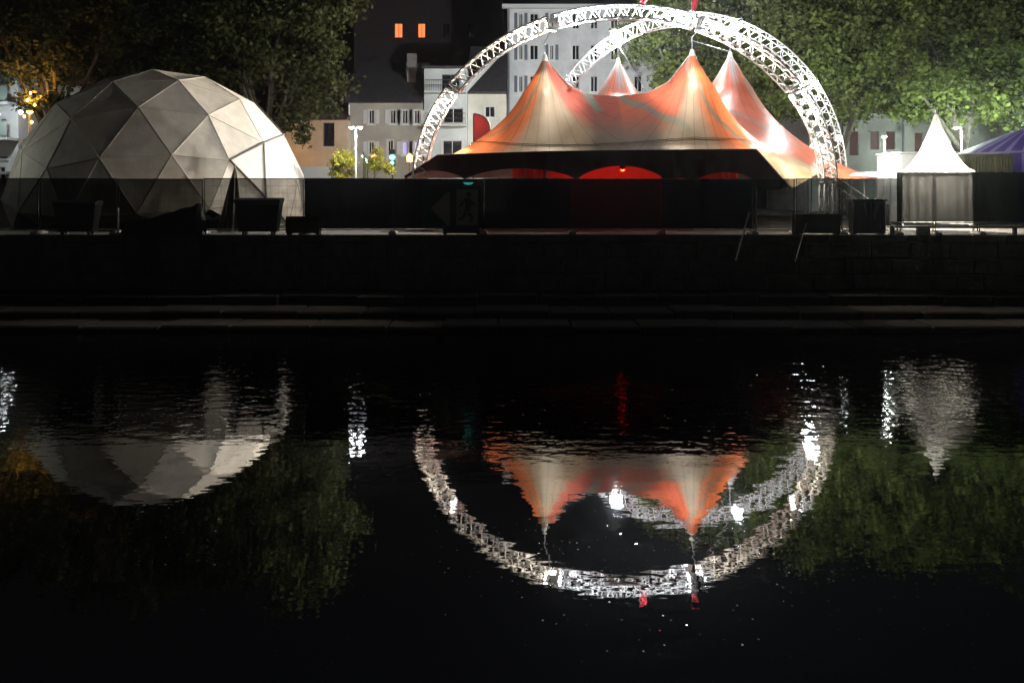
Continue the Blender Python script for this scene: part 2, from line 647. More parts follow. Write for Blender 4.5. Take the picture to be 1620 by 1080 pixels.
# white balcony house at the far left
d = 46.0
wins = [((-30, 133, -12, 152), {}), ((-2, 135, 10, 148), dict(bars=0)), ((-30, 185, -12, 207), {}), ((-2, 187, 10, 207), dict(bars=0)),
        ((-30, 240, -12, 262), {}), ((-4, 246, 12, 252), dict(bars=0)), ((-2, 264, 8, 290), dict(bars=0, sill=False))]
th, x0, x1, zt = facade('balcony_house', 'white house with frosted pale balconies seen past the dark side of the dome', -90, 29, 114, d, 9,
                        wall_mat('cool white render', (0.72, 0.74, 0.74)), wins)
MB().prism_x([(d - 1.0, zt + .003), (d - 1.0, zt + .12), (d + 4.5, zt + 1.6), (d + 9.6, zt + .003)], x0 - .6, x1 + .45).build('roof', M_TILE, th)
for yy in (164, 219, 272):
    a, b = P(-90, yy, d), P(30, yy, d)
    bal = MB().box(a.x, b.x, d - 1.1, d - .002, a.z - .16, a.z).build('balcony', mat('balcony slab', (0.5, 0.52, 0.52), .8), th)
    if yy < 260:
        MB().box(a.x + .05, b.x - .05, d - 1.06, d - 1.03, a.z + .1, a.z + .95).build('balustrade', mat('frosted panel', (0.25, 0.33, 0.29), .35), bal)
        rr = MB()
        rr.tube([(a.x, d - 1.045, a.z + 1.0), (b.x - .03, d - 1.045, a.z + 1.0)], .03, 6)
        for q in range(6):
            xx = b.x - .06 - q * .95
            rr.tube([(xx, d - 1.045, a.z), (xx, d - 1.045, a.z + 1.0)], .022, 5)
        rr.build('railing', M_STEEL, bal)

# shuttered house behind the right hand trees
d = 54.0
wins = [((1344, 208, 1358, 246), dict(pane=M_SHUTM, sill=False, bars=0, frame=M_SHUTM)), ((1377, 208, 1391, 237), dict(pane=M_SHUTM, bars=0, frame=M_SHUTM)),
        ((1402, 208, 1416, 237), dict(pane=M_SHUTM, bars=0, frame=M_SHUTM)), ((1447, 210, 1460, 240), dict(pane=M_SHUTM, bars=0, frame=M_SHUTM)),
        ((1505, 214, 1518, 240), dict(pane=M_SHUTM, bars=0, frame=M_SHUTM)), ((1344, 150, 1358, 185), dict(pane=M_SHUTM, bars=0, frame=M_SHUTM)),
        ((1377, 150, 1391, 180), dict(pane=M_SHUTM, bars=0, frame=M_SHUTM)), ((1402, 150, 1416, 180), dict(pane=M_SHUTM, bars=0, frame=M_SHUTM))]
th, x0, x1, zt = facade('shuttered_house', 'pale house with maroon shutters below the bright green foliage', 1280, 1660, 110, d, 9,
                        wall_mat('blue grey render', (0.56, 0.58, 0.58)), wins)
MB().prism_x([(d - .4, zt + .003), (d + 4.5, zt + 3.2), (d + 9.4, zt + .003)], x0 - .2, x1 + .2).build('roof', M_ROOF, th)
a = P(1428, 0, d)
MB().tube([(a.x, d - .1, 0), (a.x, d - .1, zt)], .07, 6).build('downpipe', mat('blue pipe', (.2, .26, .36), .5), th)

# dark house high up behind, two orange windows
d = 90.0
wins = [((624, 37, 637, 60), dict(pane=M_ORANGE, bars=1, sill=False, frame=M_DARKMETAL)),
        ((661, 37, 673, 60), dict(pane=M_ORANGE, bars=1, sill=False, frame=M_DARKMETAL)),
        ((700, 37, 712, 60), dict(bars=1, sill=False, frame=M_DARKMETAL)), ((740, 37, 752, 60), dict(bars=1, sill=False, frame=M_DARKMETAL))]
th, x0, x1, zt = facade('hillside_house', 'dark house high behind the roofs with two glowing orange windows', 560, 800, -20, d, 10,
                        wall_mat('dark stone front', (0.09, 0.07, 0.075)), wins)
MB().prism_x([(d - .4, zt + .003), (d + 5, zt + 4), (d + 10.4, zt + .003)], x0 - .3, x1 + .3).build('roof', M_ROOF, th)


# ------------------------------------------------------------------ trees
M_BARK = mat('plane tree bark', (0.09, 0.08, 0.065), 0.9, noise=.5, scale=3, bump=.02, bscale=8)


def leaf_mat(name, c):
    m = mat(name, c, 0.65, noise=0.6, scale=0.7, detail=6, spec=0.15, trans=0.25)
    return m


M_LEAF = leaf_mat('plane leaves', (0.105, 0.14, 0.03))
M_LEAFD = leaf_mat('dull dark leaves', (0.075, 0.085, 0.03))
M_LEAFY = leaf_mat('yellow green leaves', (0.32, 0.31, 0.04))


def leaves_mesh(name, centers, m, parent, size, flat=0.5):
    n = len(centers)
    c = centers
    nrm = rng.normal(size=(n, 3))
    nrm[:, 2] = np.abs(nrm[:, 2]) * 0.9 + 0.15
    nrm /= np.linalg.norm(nrm, axis=1)[:, None]
    t = rng.normal(size=(n, 3))
    t -= nrm * (t * nrm).sum(1)[:, None]
    t /= np.linalg.norm(t, axis=1)[:, None]
    b = np.cross(nrm, t)
    sz = size * rng.uniform(0.45, 1.6, size=(n, 1))
    v = np.empty((n, 4, 3))
    v[:, 0] = c - t * sz * 0.5
    v[:, 1] = c + b * sz * 0.38 + nrm * sz * .08
    v[:, 2] = c + t * sz * 0.55
    v[:, 3] = c - b * sz * 0.38 + nrm * sz * .08
    me = bpy.data.meshes.new(name)
    me.vertices.add(n * 4)
    me.vertices.foreach_set('co', v.reshape(-1))
    me.loops.add(n * 4)
    me.polygons.add(n)
    me.loops.foreach_set('vertex_index', np.arange(n * 4, dtype=np.int32))
    me.polygons.foreach_set('loop_start', np.arange(0, n * 4, 4, dtype=np.int32))
    me.update(calc_edges=True)
    me.materials.append(m)
    o = bpy.data.objects.new(name, me)
    COL.objects.link(o)
    o.parent = parent
    o.matrix_parent_inverse = Matrix.Translation(-parent.location)
    return o


def tree(name, label, base, lobes, nleaf, size, m, trunk_r=0.35, group=None, clump=0.75, droop=None, bark=M_BARK, fork=4.0):
    """lobes: ellipsoids (cx, cy, cz, rx, ry, rz) in world coordinates."""
    th = thing(name, label, 'tree', base, group)
    bx, by, bz = base
    tk = MB()
    top = Vector((bx + random.uniform(-.3, .3), by, bz + fork))
    tk.tube([(bx, by, bz - .1), (bx + .05, by, bz + .4), (bx, by, bz + fork * .5), top], [trunk_r * 1.35, trunk_r, trunk_r * .85, trunk_r * .72], 10)
    for l in lobes:
        c_ = Vector(l[:3])
        for q in range(2):
            e = c_ + Vector((random.uniform(-.6, .6) * l[3], random.uniform(-.6, .6) * l[4], random.uniform(-.2, .7) * l[5]))
            m1 = top.lerp(e, .5) + Vector((random.uniform(-.5, .5), random.uniform(-.5, .5), random.uniform(0, .6)))
            tk.tube([top - Vector((0, 0, .3)), m1, e], [trunk_r * .45, trunk_r * .26, .03], 6)
    tk.build('trunk', bark, th, smooth=True)
    vol = np.array([l[3] * l[4] * l[5] for l in lobes])
    pts = []
    for l, w in zip(lobes, vol / vol.sum()):
        nn = int(nleaf * w)
        ncl = max(6, nn // 130)
        u = rng.normal(size=(ncl, 3))
        u /= np.linalg.norm(u, axis=1)[:, None]
        rr = rng.uniform(0.3, 1.0, size=(ncl, 1)) ** 0.5
        cc = np.array(l[:3]) + u * rr * np.array(l[3:6])
        idx = rng.integers(0, ncl, nn)
        s = clump * rng.uniform(.55, 1.5, size=(ncl, 1))[idx]
        pts.append(cc[idx] + rng.normal(size=(nn, 3)) * s * np.array([.6, .6, .42]))
    if droop:
        for (px, py, dd, ln, wd, nn) in droop:
            p0 = P(px, py, dd)
            t = rng.uniform(0, 1, size=(nn, 1))
            pts.append(np.array(p0) + np.hstack([rng.normal(size=(nn, 1)) * wd * (1 - t * .6), rng.normal(size=(nn, 1)) * wd, -t * ln + rng.normal(size=(nn, 1)) * .15]))
    leaves_mesh('crown', np.vstack(pts), m, th, size)
    return th


def lobe(px, py, d, rx, ry, rz):
    p = P(px, py, d)
    return (p.x, p.y, p.z, rx, ry, rz)


def base(px, d):
    p = P(px, 0, d)
    return (p.x, d, 0)


# left hand plane trees
tree('plane_tree', 'dark plane tree beside the balcony house, touched by orange lamp light', base(95, 43),
     [lobe(60, 60, 43, 4.6, 3, 3.6), lobe(150, -20, 43, 4.5, 3, 3.5), lobe(-60, 0, 43, 4.5, 3, 4), lobe(110, 130, 43, 2.8, 2, 2.2)], 24000, .23, M_LEAFD,
     group='plane trees behind the dome')
tree('plane_tree', 'big dark plane tree rising straight behind the top of the dome', base(285, 44),
     [lobe(250, 60, 44, 4.2, 3, 3.6), lobe(330, 0, 44, 4.4, 3, 4), lobe(220, -40, 44, 4, 3, 3), lobe(330, 120, 44, 3, 2, 2.4)], 24000, .23, M_LEAFD,
     group='plane trees behind the dome')
tree('plane_tree', 'dark plane tree whose branches hang down over the low ochre house', base(425, 43),
     [lobe(430, 70, 43, 3.9, 3, 3.8), lobe(470, -10, 43, 3.6, 3, 3.6), lobe(490, 120, 43, 2.0, 2, 2.6), lobe(380, 10, 43, 3, 3, 3)], 25000, .23, M_LEAFD,
     group='plane trees behind the dome', droop=[(478, 165, 42, 2.2, .42, 380), (500, 140, 43, 1.5, .4, 250), (455, 170, 42, 1.3, .4, 200)])
# right hand plane trees
tree('plane_tree', 'tall plane tree seen inside the arches behind the tent peaks', base(1085, 52),
     [lobe(1060, 60, 52, 3.4, 3, 5), lobe(1140, 30, 52, 4.4, 3, 5), lobe(1110, 160, 52, 3.6, 2.5, 3), lobe(1180, 130, 51, 3.4, 2.5, 3.6)], 26000, .25, M_LEAF,
     group='plane trees before the shuttered house')
tree('plane_tree', 'green plane tree just outside the arch leg, between apartment block and pagoda', base(1332, 47),
     [lobe(1290, 60, 47, 4.2, 3, 4.4), lobe(1370, 20, 47, 4.2, 3, 4), lobe(1330, 140, 47, 4.0, 3, 2.4), lobe(1240, 120, 47, 3, 2.4, 3), lobe(1250, -10, 47, 3.4, 3, 3)], 34000, .23, M_LEAF,
     group='plane trees on the right')
tree('plane_tree', 'bright green plane tree directly above the white pagoda tent', base(1528, 45),
     [lobe(1480, 70, 45, 3.8, 3, 4), lobe(1560, 20, 45, 4.2, 3, 4), lobe(1500, 150, 45, 3.6, 2.6, 2.0), lobe(1420, 130, 45, 2.6, 2.4, 2.4), lobe(1450, 0, 45, 3.6, 3, 3)], 36000, .23, M_LEAF,
     group='plane trees on the right')
tree('plane_tree', 'green plane tree above the purple striped marquee', base(1660, 46),
     [lobe(1620, 80, 46, 4.0, 3, 4.2), lobe(1690, 40, 46, 4.2, 3, 4.4), lobe(1610, 165, 46, 3.4, 2.6, 1.9)], 24000, .23, M_LEAF,
     group='plane trees on the right')
# young lit trees by the street
tree('young_tree', 'young yellow green tree lit beside the double street lamp', base(541, 36),
     [lobe(540, 266, 36, .78, .7, .62), lobe(545, 250, 36, .36, .36, .5)], 2200, .11, M_LEAFY, .05, 'young street trees', .2, fork=1.3)
tree('young_tree', 'young yellow green tree between the orange lamps', base(602, 37),
     [lobe(601, 264, 37, .62, .6, .6), lobe(598, 250, 37, .36, .36, .42)], 1800, .11, M_LEAFY, .05, 'young street trees', .18, fork=1.3)


# ------------------------------------------------------------------ geodesic dome
def make_dome():
    DC = Vector((-15.98, 34.2, 0.76))
    RD = 6.30
    th = thing('geodesic_dome', 'large cream geodesic dome tent with faceted panels behind the fence', 'dome tent', (DC.x, DC.y, 0))
    phi = (1 + 5 ** .5) / 2
    iv = [Vector(p).normalized() for p in ((-1, phi, 0), (1, phi, 0), (-1, -phi, 0), (1, -phi, 0), (0, -1, phi), (0, 1, phi), (0, -1, -phi), (0, 1, -phi),
                                           (phi, 0, -1), (phi, 0, 1), (-phi, 0, -1), (-phi, 0, 1))]
    fs = [(0, 11, 5), (0, 5, 1), (0, 1, 7), (0, 7, 10), (0, 10, 11), (1, 5, 9), (5, 11, 4), (11, 10, 2), (10, 7, 6), (7, 1, 8),
          (3, 9, 4), (3, 4, 2), (3, 2, 6), (3, 6, 8), (3, 8, 9), (4, 9, 5), (2, 4, 11), (6, 2, 10), (8, 6, 7), (9, 8, 1)]
    q = iv[5].rotation_difference(Vector((0, 0, 1)))
    rot = Matrix.Rotation(R(12), 3, 'X') @ Matrix.Rotation(R(-20), 3, 'Z') @ q.to_matrix()
    F = 3
    m = mat('dome canvas', (0.66, 0.62, 0.55), 0.75, noise=.14, scale=2.2, bump=.02, bscale=1.6, spec=.3, stain=.22)
    tris = []
    for a, b, c in fs:
        A, B, C = iv[a], iv[b], iv[c]
        pt = lambda i, j: (A * (F - i - j) + B * i + C * j).normalized()
        for i in range(F):
            for j in range(F - i):
                tris.append((pt(i, j), pt(i + 1, j), pt(i, j + 1)))
                if i + j < F - 1:
                    tris.append((pt(i + 1, j), pt(i + 1, j + 1), pt(i, j + 1)))
    seams = {}
    key = lambda v: (round(v.x, 3), round(v.y, 3), round(v.z, 3))
    zmin = -0.76 / RD
    for t in tris:
        w = [rot @ v for v in t]
        cz = sum(v.z for v in w) / 3
        if cz < zmin - .03:
            continue
        pts = []
        for v in w:
            p = v * RD
            if p.z < -0.73:
                p.z = -0.73
            pts.append(p)
        n = (pts[1] - pts[0]).cross(pts[2] - pts[0]).normalized()
        if n.dot(pts[0]) < 0:
            pts = [pts[0], pts[2], pts[1]]
            n = -n
        S = 4
        vs, ix = [], {}
        wrx = random.uniform(.02, .06)
        for i in range(S + 1):
            for j in range(S + 1 - i):
                a, b, c = (S - i - j) / S, i / S, j / S
                p = pts[0] * a + pts[1] * b + pts[2] * c
                sag = 27 * a * b * c
                p = p - n * (sag * wrx + random.uniform(0, .008) * (sag > 0))
                ix[(i, j)] = len(vs)
                vs.append(p + DC)
        fc = []
        for i in range(S):
            for j in range(S - i):
                fc.append((ix[(i, j)], ix[(i + 1, j)], ix[(i, j + 1)]))
                if i + j < S - 1:
                    fc.append((ix[(i + 1, j)], ix[(i + 1, j + 1)], ix[(i, j + 1)]))
        MB().add(vs, fc).build('panel', m, th, smooth=True)
        for a, b in ((0, 1), (1, 2), (2, 0)):
            k2 = tuple(sorted((key(pts[a]), key(pts[b]))))
            seams[k2] = (pts[a].copy(), pts[b].copy())
    ms = mat('dome seam', (0.60, 0.56, 0.49), .8)
    md = mat('dome zip cover', (0.12, 0.11, 0.10), .8)
    for a, b in seams.values():
        MB().tube([a * 1.001 + DC, b * 1.001 + DC], 0.013, 5, cap=False).build('seam', ms, th)
    # two long zip covers from the crown to the lower right front
    adj = {}
    pos = {}
    for a, b in seams.values():
        ka, kb = key(a), key(b)
        pos[ka], pos[kb] = a, b
        adj.setdefault(ka, set()).add(kb)
        adj.setdefault(kb, set()).add(ka)
    for az, st in ((R(-38), 1.0), (R(-18), .9)):
        cur = max(pos, key=lambda k_: pos[k_].z)
        path = [cur]
        dirv = Vector((math.cos(az), math.sin(az), 0))
        while True:
            nx = [k_ for k_ in adj[cur] if pos[k_].z < pos[cur].z - .2]
            if not nx:
                break
            cur = max(nx, key=lambda k_: Vector((pos[k_].x, pos[k_].y, 0)).normalized().dot(dirv))
            path.append(cur)
        MB().tube([pos[k_] * 1.006 + DC for k_ in path], .05 * st, 6).build('zip_cover', md if st == 1 else ms, th)
    # gathered entrance curtain on the lower right front
    ap = Vector((P(376, 262, 29.0).x, 28.75, P(376, 262, 29.0).z))
    for name, foot, wob in (('entrance_curtain', [(343, 366), (352, 367), (360, 366), (372, 364), (390, 362)], .30),):
        cols_ = 25
        rows = 10
        vs, fc = [], []
        for j in range(rows + 1):
            t = j / rows
            for i in range(cols_):
                u = i / (cols_ - 1) * (len(foot) - 1)
                i0 = min(int(u), len(foot) - 2)
                fx = foot[i0][0] + (foot[i0 + 1][0] - foot[i0][0]) * (u - i0)
                fp = Vector((P(fx, 0, 27.9).x, 27.9, .03))
                p = ap.lerp(fp, t)
                p.z = ap.z + (fp.z - ap.z) * (t ** 1.15)
                p.y += wob * math.sin(i * 1.3) * t + .03 * math.sin(i * 3.1)
                vs.append(p)
        for j in range(rows):
            for i in range(cols_ - 1):
                a = j * cols_ + i
                fc.append((a, a + 1, a + cols_ + 1, a + cols_))
        MB().add(vs, fc).build(name, m, th, smooth=True)
    # cap on the crown
    top = max(pos.values(), key=lambda v: v.z) + DC
    MB().lathe([(.02, .16), (.16, .14), (.3, .05), (.38, -.06)], top, 12).build('crown_cap', md, th, smooth=True)
    return th


make_dome()

# pale windbreak sheet at the dome's left rear
wb = MB()
pa, pb, pc, pd = P(14, 285, 35.5), P(36, 285, 35.5), P(41, 222, 36.2), P(38, 220, 36.4)
vs, fc = [], []
for j in range(7):
    t = j / 6
    for i in range(7):
        u = i / 6
        lo = pa.lerp(pb, u)
        lo.z = 0.05
        hi = pd.lerp(pc, u)
        p = lo.lerp(hi, t)
        p.y += .12 * math.sin(i * 1.7 + j * .3)
        vs.append(p)
for j in range(6):
    for i in range(6):
        fc.append((j * 7 + i, j * 7 + i + 1, j * 7 + i + 8, j * 7 + i + 7))
tag(wb.add(vs, fc).build('canvas_windbreak', mat('pale canvas', (.62, .68, .62), .8), smooth=True), 'pale slanting canvas sheet hanging between the dome and the balcony house', 'canvas sheet')


# ------------------------------------------------------------------ big top
FD = 28.15   # distance of the front eave
PK = [(P(862, 90, 30.6), 0), (P(1095, 82, 30.4), 0), (P(978, 95, 39.6), 1), (P(1155, 85, 39.8), 1)]


def tent_fabric(*a, **k):
    """The cloth with its sewn gore seams running down from each peak."""
    m = mat(*a, **k)
    nt = m.node_tree
    N, L = nt.nodes, nt.links
    b = N['Principled BSDF']

    def at(n_):
        q = N.new('ShaderNodeAttribute')
        q.attribute_name = n_
        return q.outputs['Fac']

    def mt(op, x_, y_=None):
        q = N.new('ShaderNodeMath')
        q.operation = op
        for i, v in enumerate((x_, y_)):
            if v is None:
                continue
            if isinstance(v, (int, float)):
                q.inputs[i].default_value = v
            else:
                L.new(v, q.inputs[i])
        return q.outputs[0]
    off = mt('MULTIPLY', mt('ABSOLUTE', mt('SUBTRACT', mt('FRACT', at('gore_angle')), .5)), mt('MULTIPLY', at('gore_dist'), R(13)))
    mr = N.new('ShaderNodeMapRange')
    mr.inputs[1].default_value, mr.inputs[2].default_value = .008, .028
    mr.inputs[3].default_value, mr.inputs[4].default_value = 1.0, 0.0
    L.new(off, mr.inputs[0])
    line = mt('MULTIPLY', mr.outputs[0], at('gore_weight'))
    mx = N.new('ShaderNodeMix')
    mx.data_type = 'RGBA'
    mx.blend_type = 'MULTIPLY'
    L.new(mt('MULTIPLY', line, .45), mx.inputs[0])
    L.new(b.inputs['Base Color'].links[0].from_socket, mx.inputs[6])
    mx.inputs[7].default_value = (.25, .2, .18, 1)
    L.new(mx.outputs[2], b.inputs['Base Color'])
    return m


def make_tent():
    th = thing('circus_tent', 'orange red and silver circus tent with four pointed peaks under the arches', 'circus tent', (6, 35, 0))
    poly = [P(640, 279, 29.2), P(693, 245, FD), P(860, 240, FD), P(1000, 238, FD), P(1196, 236, FD), P(1252, 299, FD - .1), P(1292, 276, 30.6), P(1330, 284, 34.0), P(1424, 284, 40),
            Vector((20.5, 45.5, 2.3)), Vector((10, 46.5, 2.4)), Vector((0.5, 45.5, 2.3)), Vector((-3.6, 39, 2.2)), Vector((-4.6, 33, 2.1))]
    pl = np.array([[p.x, p.y, p.z] for p in poly])
    h = 0.085
    x0, y0 = pl[:, 0].min() - h, pl[:, 1].min() - h
    nx, ny = int((pl[:, 0].max() - x0) / h) + 3, int((pl[:, 1].max() - y0) / h) + 3
    X, Y = np.meshgrid(x0 + np.arange(nx) * h, y0 + np.arange(ny) * h)
    inside = np.zeros_like(X, bool)
    n = len(pl)
    for i in range(n):
        a, b = pl[i], pl[(i + 1) % n]
        cond = ((a[1] > Y) != (b[1] > Y))
        with np.errstate(divide='ignore', invalid='ignore'):
            xi = (b[0] - a[0]) * (Y - a[1]) / (b[1] - a[1]) + a[0]
        inside ^= cond & (X < xi)
    best = np.full(X.shape, 1e9)
    BX, BY, BZ = X.copy(), Y.copy(), np.zeros_like(X)
    for i in range(n):
        a, b = pl[i], pl[(i + 1) % n]
        ab = b[:2] - a[:2]
        t = np.clip(((X - a[0]) * ab[0] + (Y - a[1]) * ab[1]) / (ab @ ab), 0, 1)
        qx, qy = a[0] + t * ab[0], a[1] + t * ab[1]
        dd = np.hypot(X - qx, Y - qy)
        u = dd < best
        best[u] = dd[u]
        BX[u], BY[u], BZ[u] = qx[u], qy[u], (a[2] + t * (b[2] - a[2]))[u]
    pad = np.pad(inside, 1)
    nb_all = pad[2:, 1:-1] & pad[:-2, 1:-1] & pad[1:-1, 2:] & pad[1:-1, :-2] & pad[2:, 2:] & pad[:-2, :-2] & pad[2:, :-2] & pad[:-2, 2:]
    bnd = inside & ~nb_all
    fixed = bnd.copy()
    Z = np.where(inside, 3.4, 0.0)
    Z[bnd] = BZ[bnd]
    prof = {0: ([0, .12, .3, .58, .95], [0.0, .14, .52, 1.02, 1.55]), 1: ([0, .1, .7, 1.2], [0.0, .12, 1.2, 1.98])}
    for p, kk in PK:
        rr = np.hypot(X - p.x, Y - p.y)
        pr = prof[kk]
        msk = (rr < pr[0][-1]) & inside
        Z[msk] = p.z - np.interp(rr[msk], pr[0], pr[1])
        fixed |= msk
    # ridge cable between the two front peaks
    a, b = PK[0][0], PK[1][0]
    ab = np.array([b.x - a.x, b.y - a.y])
    ln = np.hypot(*ab)
    t = ((X - a.x) * ab[0] + (Y - a.y) * ab[1]) / ln ** 2
    off = np.abs((X - a.x) * ab[1] - (Y - a.y) * ab[0]) / ln
    on = (t > 0) & (t < 1) & (off < h * .6) & inside
    dr = np.minimum(t, 1 - t) * ln
    drop = np.interp(dr, [0, .12, .47, .99, 1.77, 3.1], [0.0, .14, .62, 1.24, 1.62, 1.78])
    zr = a.z + (b.z - a.z) * t - drop
    sel = on & ~(np.hypot(X - a.x, Y - a.y) < .3) & ~(np.hypot(X - b.x, Y - b.y) < .3)
    Z[sel] = zr[sel]
    fixed |= on
    free = inside & ~fixed
    par = (np.add.outer(np.arange(ny), np.arange(nx)) % 2).astype(bool)
    red, blk = free & par, free & ~par
    om = 1.97
    for it in range(900):
        for msk in (red, blk):
            av = np.zeros_like(Z)
            av[1:-1, 1:-1] = .25 * (Z[2:, 1:-1] + Z[:-2, 1:-1] + Z[1:-1, 2:] + Z[1:-1, :-2])
            Z[msk] += om * (av[msk] - Z[msk])
    VX, VY = np.where(bnd, BX, X), np.where(bnd, BY, Y)
    idx = np.full(X.shape, -1)
    idx[inside] = np.arange(inside.sum())
    quad = inside[:-1, :-1] & inside[1:, :-1] & inside[:-1, 1:] & inside[1:, 1:]
    jj, ii = np.nonzero(quad)
    faces = np.stack([idx[jj, ii], idx[jj, ii + 1], idx[jj + 1, ii + 1], idx[jj + 1, ii]], 1)
    # finish corners cut off by the grid with triangles
    tri = []
    for j in range(ny - 1):
        for i in range(nx - 1):
            c4 = [(j, i), (j, i + 1), (j + 1, i + 1), (j + 1, i)]
            ins = [c_ for c_ in c4 if inside[c_]]
            if len(ins) == 3:
                tri.append(tuple(int(idx[c_]) for c_ in ins))
    V = np.stack([VX[inside], VY[inside], Z[inside]], 1)
    mb = MB()
    mb.v = [tuple(p) for p in V]
    mb.f = [tuple(int(i) for i in f) for f in faces] + tri
    # printed fabric: orange and red flanks, silver front bays, grey green wave stripes
    px, py, pz = V[:, 0], V[:, 1], V[:, 2]
    silver = np.array([.40, .305, .215])
    orange = np.array([.74, .20, .075])
    redc = np.array([.46, .105, .07])
    pink = np.array([.64, .135, .065])
    sage = np.array([.24, .255, .20])
    C = np.tile(pink, (len(V), 1))
    d0 = np.hypot(px - PK[0][0].x, py - PK[0][0].y)
    d1 = np.hypot(px - PK[1][0].x, py - PK[1][0].y)
    a0 = np.degrees(np.arctan2(px - PK[0][0].x, -(py - PK[0][0].y)))
    a1 = np.degrees(np.arctan2(px - PK[1][0].x, -(py - PK[1][0].y)))

    def sm(v, lo, hi):
        t_ = np.clip((v - lo) / (hi - lo), 0, 1)
        return (t_ * t_ * (3 - 2 * t_))[:, None]

    front = (py < 30.52 + 0.0 * px)
    frontside = front | ((px < PK[0][0].x) & (py < 33)) | ((px > PK[1][0].x) & (py < 33))
    left = px < (PK[0][0].x + PK[1][0].x) / 2
    cl = np.tile(silver, (len(V), 1))
    # left peak
    wl = np.interp(d0, [.2, .65, 1.3, 2.5, 4.2], [4, 12, 24, 34, 42])
    lo_ = sm(-a0, wl - 8, wl + 9) * left[:, None]
    cl = cl * (1 - lo_) + orange * lo_
    st = np.exp(-((a0 + np.interp(d0, [.3, .8, 1.4, 2.4], [16, 26, 46, 66])) * np.maximum(d0, .3) / 5.0) ** 2) * (d0 < 2.6) * left
    cl = cl * (1 - st[:, None]) + sage * st[:, None]
    rb = np.interp(d0, [.2, .8, 1.6, 3.0], [4, 22, 36, 48])
    rr_ = sm(a0, rb - 3, rb + 12) * left[:, None] * sm(pz, 3.1, 4.9)
    cl = cl * (1 - rr_) + redc * rr_
    # right peak
    right = ~left
    lb = np.interp(d1, [.3, 1.0, 2.2, 3.2], [16, 26, 40, 52])
    rl = sm(-a1, lb - 4, lb + 8) * right[:, None] * sm(pz, 3.3, 4.8)
    cl = cl * (1 - rl) + pink * rl
    ob = np.interp(d1, [.2, .65, 1.6, 3.0, 4.5], [-24, -14, 4, 28, 46])
    ro = sm(a1, ob - 8, ob + 16) * right[:, None]
    cl = cl * (1 - ro) + orange * ro
    # wave stripes
    sa_ = np.interp(d1, [.2, .36, .6, .84, 1.8, 3.5, 5], [-58, -48, -24, 0, 36, 58, 66])
    s1 = np.exp(-(np.radians(a1 - sa_) * np.maximum(d1, .25) / np.interp(d1, [.3, 2.5], [.075, .13])) ** 4) * right * (d1 > .12)
    cl = cl * (1 - s1[:, None]) + sage * s1[:, None]
    s2 = np.exp(-((pz - (5.25 - .58 * (px - 4.7) + .07 * np.sin(px * 5))) / .17) ** 4) * (px > 4.45) * (px < 6.9)
    cl = cl * (1 - s2[:, None]) + sage * s2[:, None]
    s3 = np.exp(-(((px - 3.15 + .5 * (pz - 5.4)) / .2) ** 4)) * (pz > 4.7)
    cl = cl * (1 - s3[:, None]) + sage * s3[:, None]
    # right hem turns silver again
    hem = sm(-pz, -3.3, -2.7) * right[:, None] * (px > 9.0)[:, None]
    cl = cl * (1 - hem) + np.array([.60, .45, .27]) * hem
    C = np.where(frontside[:, None], cl, C)
    # back peaks: silver tips and stripes
    for (p, kk) in PK[2:]:
        db = np.hypot(px - p.x, py - p.y)
        ab_ = np.degrees(np.arctan2(px - p.x, -(py - p.y)))
        tip = np.clip(1.25 - db / .75 + .45 * np.cos(np.radians(ab_ * 5)), 0, 1)[:, None] * (~frontside)[:, None]
        C = C * (1 - tip) + np.array([.42, .41, .40]) * tip
        for a_c in (-52, 38, 64):
            stp = (np.exp(-((ab_ - a_c) * np.maximum(db, .5) / 8.0) ** 2) * (db > .8) * (db < (4.2 if a_c == 38 else 9)) * ~frontside)[:, None] * .9
            C = C * (1 - stp) + sage * stp
    o = mb.build('canopy', tent_fabric('tent fabric', (.5, .4, .3), 0.40, attr='fabric', noise=.16, scale=1.4, bump=.010, bscale=2.6, spec=.6, trans=.05, stain=.2), th, smooth=True)
    att = o.data.color_attributes.new('fabric', 'FLOAT_COLOR', 'POINT')
    att.data.foreach_set('color', np.hstack([np.clip(C, 0, 1), np.ones((len(V), 1))]).astype(np.float32).reshape(-1))

    near0 = np.argmin(np.stack([np.hypot(px - p.x, py - p.y) for p, _ in PK]), 0)
    dpk = np.stack([np.hypot(px - p.x, py - p.y) for p, _ in PK])
    apk = np.stack([np.degrees(np.arctan2(px - p.x, -(py - p.y))) for p, _ in PK])
    ds = np.sort(dpk, 0)
    ga = apk[near0, np.arange(len(px))] / 13.0 + .35
    wgt = ((ds[1] - ds[0]) > .35) & (np.abs(ga - .35) < 12.5)
    for an_, val in (('gore_angle', ga), ('gore_dist', ds[0]), ('gore_weight', wgt.astype(float))):
        at_ = o.data.attributes.new(an_, 'FLOAT', 'POINT')
        at_.data.foreach_set('value', val.astype(np.float32))

    def zat(x_, y_):
        j, i = int(round((y_ - y0) / h)), int(round((x_ - x0) / h))
        return Z[j, i] if 0 <= j < ny and 0 <= i < nx and inside[j, i] else None

    # valance with arched lower edge along the front
    md = mat('valance fabric', (.10, .028, .026), .8, noise=.2, scale=2)
    fe = [(640, 279, 29.2), (693, 245, FD), (860, 240, FD), (1000, 238, FD), (1196, 236, FD), (1252, 299, FD - .1)]
    arcs = [(640, 735, 285, 270), (735, 912, 286, 266), (912, 1053, 288, 262), (1053, 1100, 288, 281), (1100, 1196, 288, 272), (1196, 1252, 288, 300)]
    exs = [e[0] for e in fe]
    vs, fc = [], []
    npx = 130
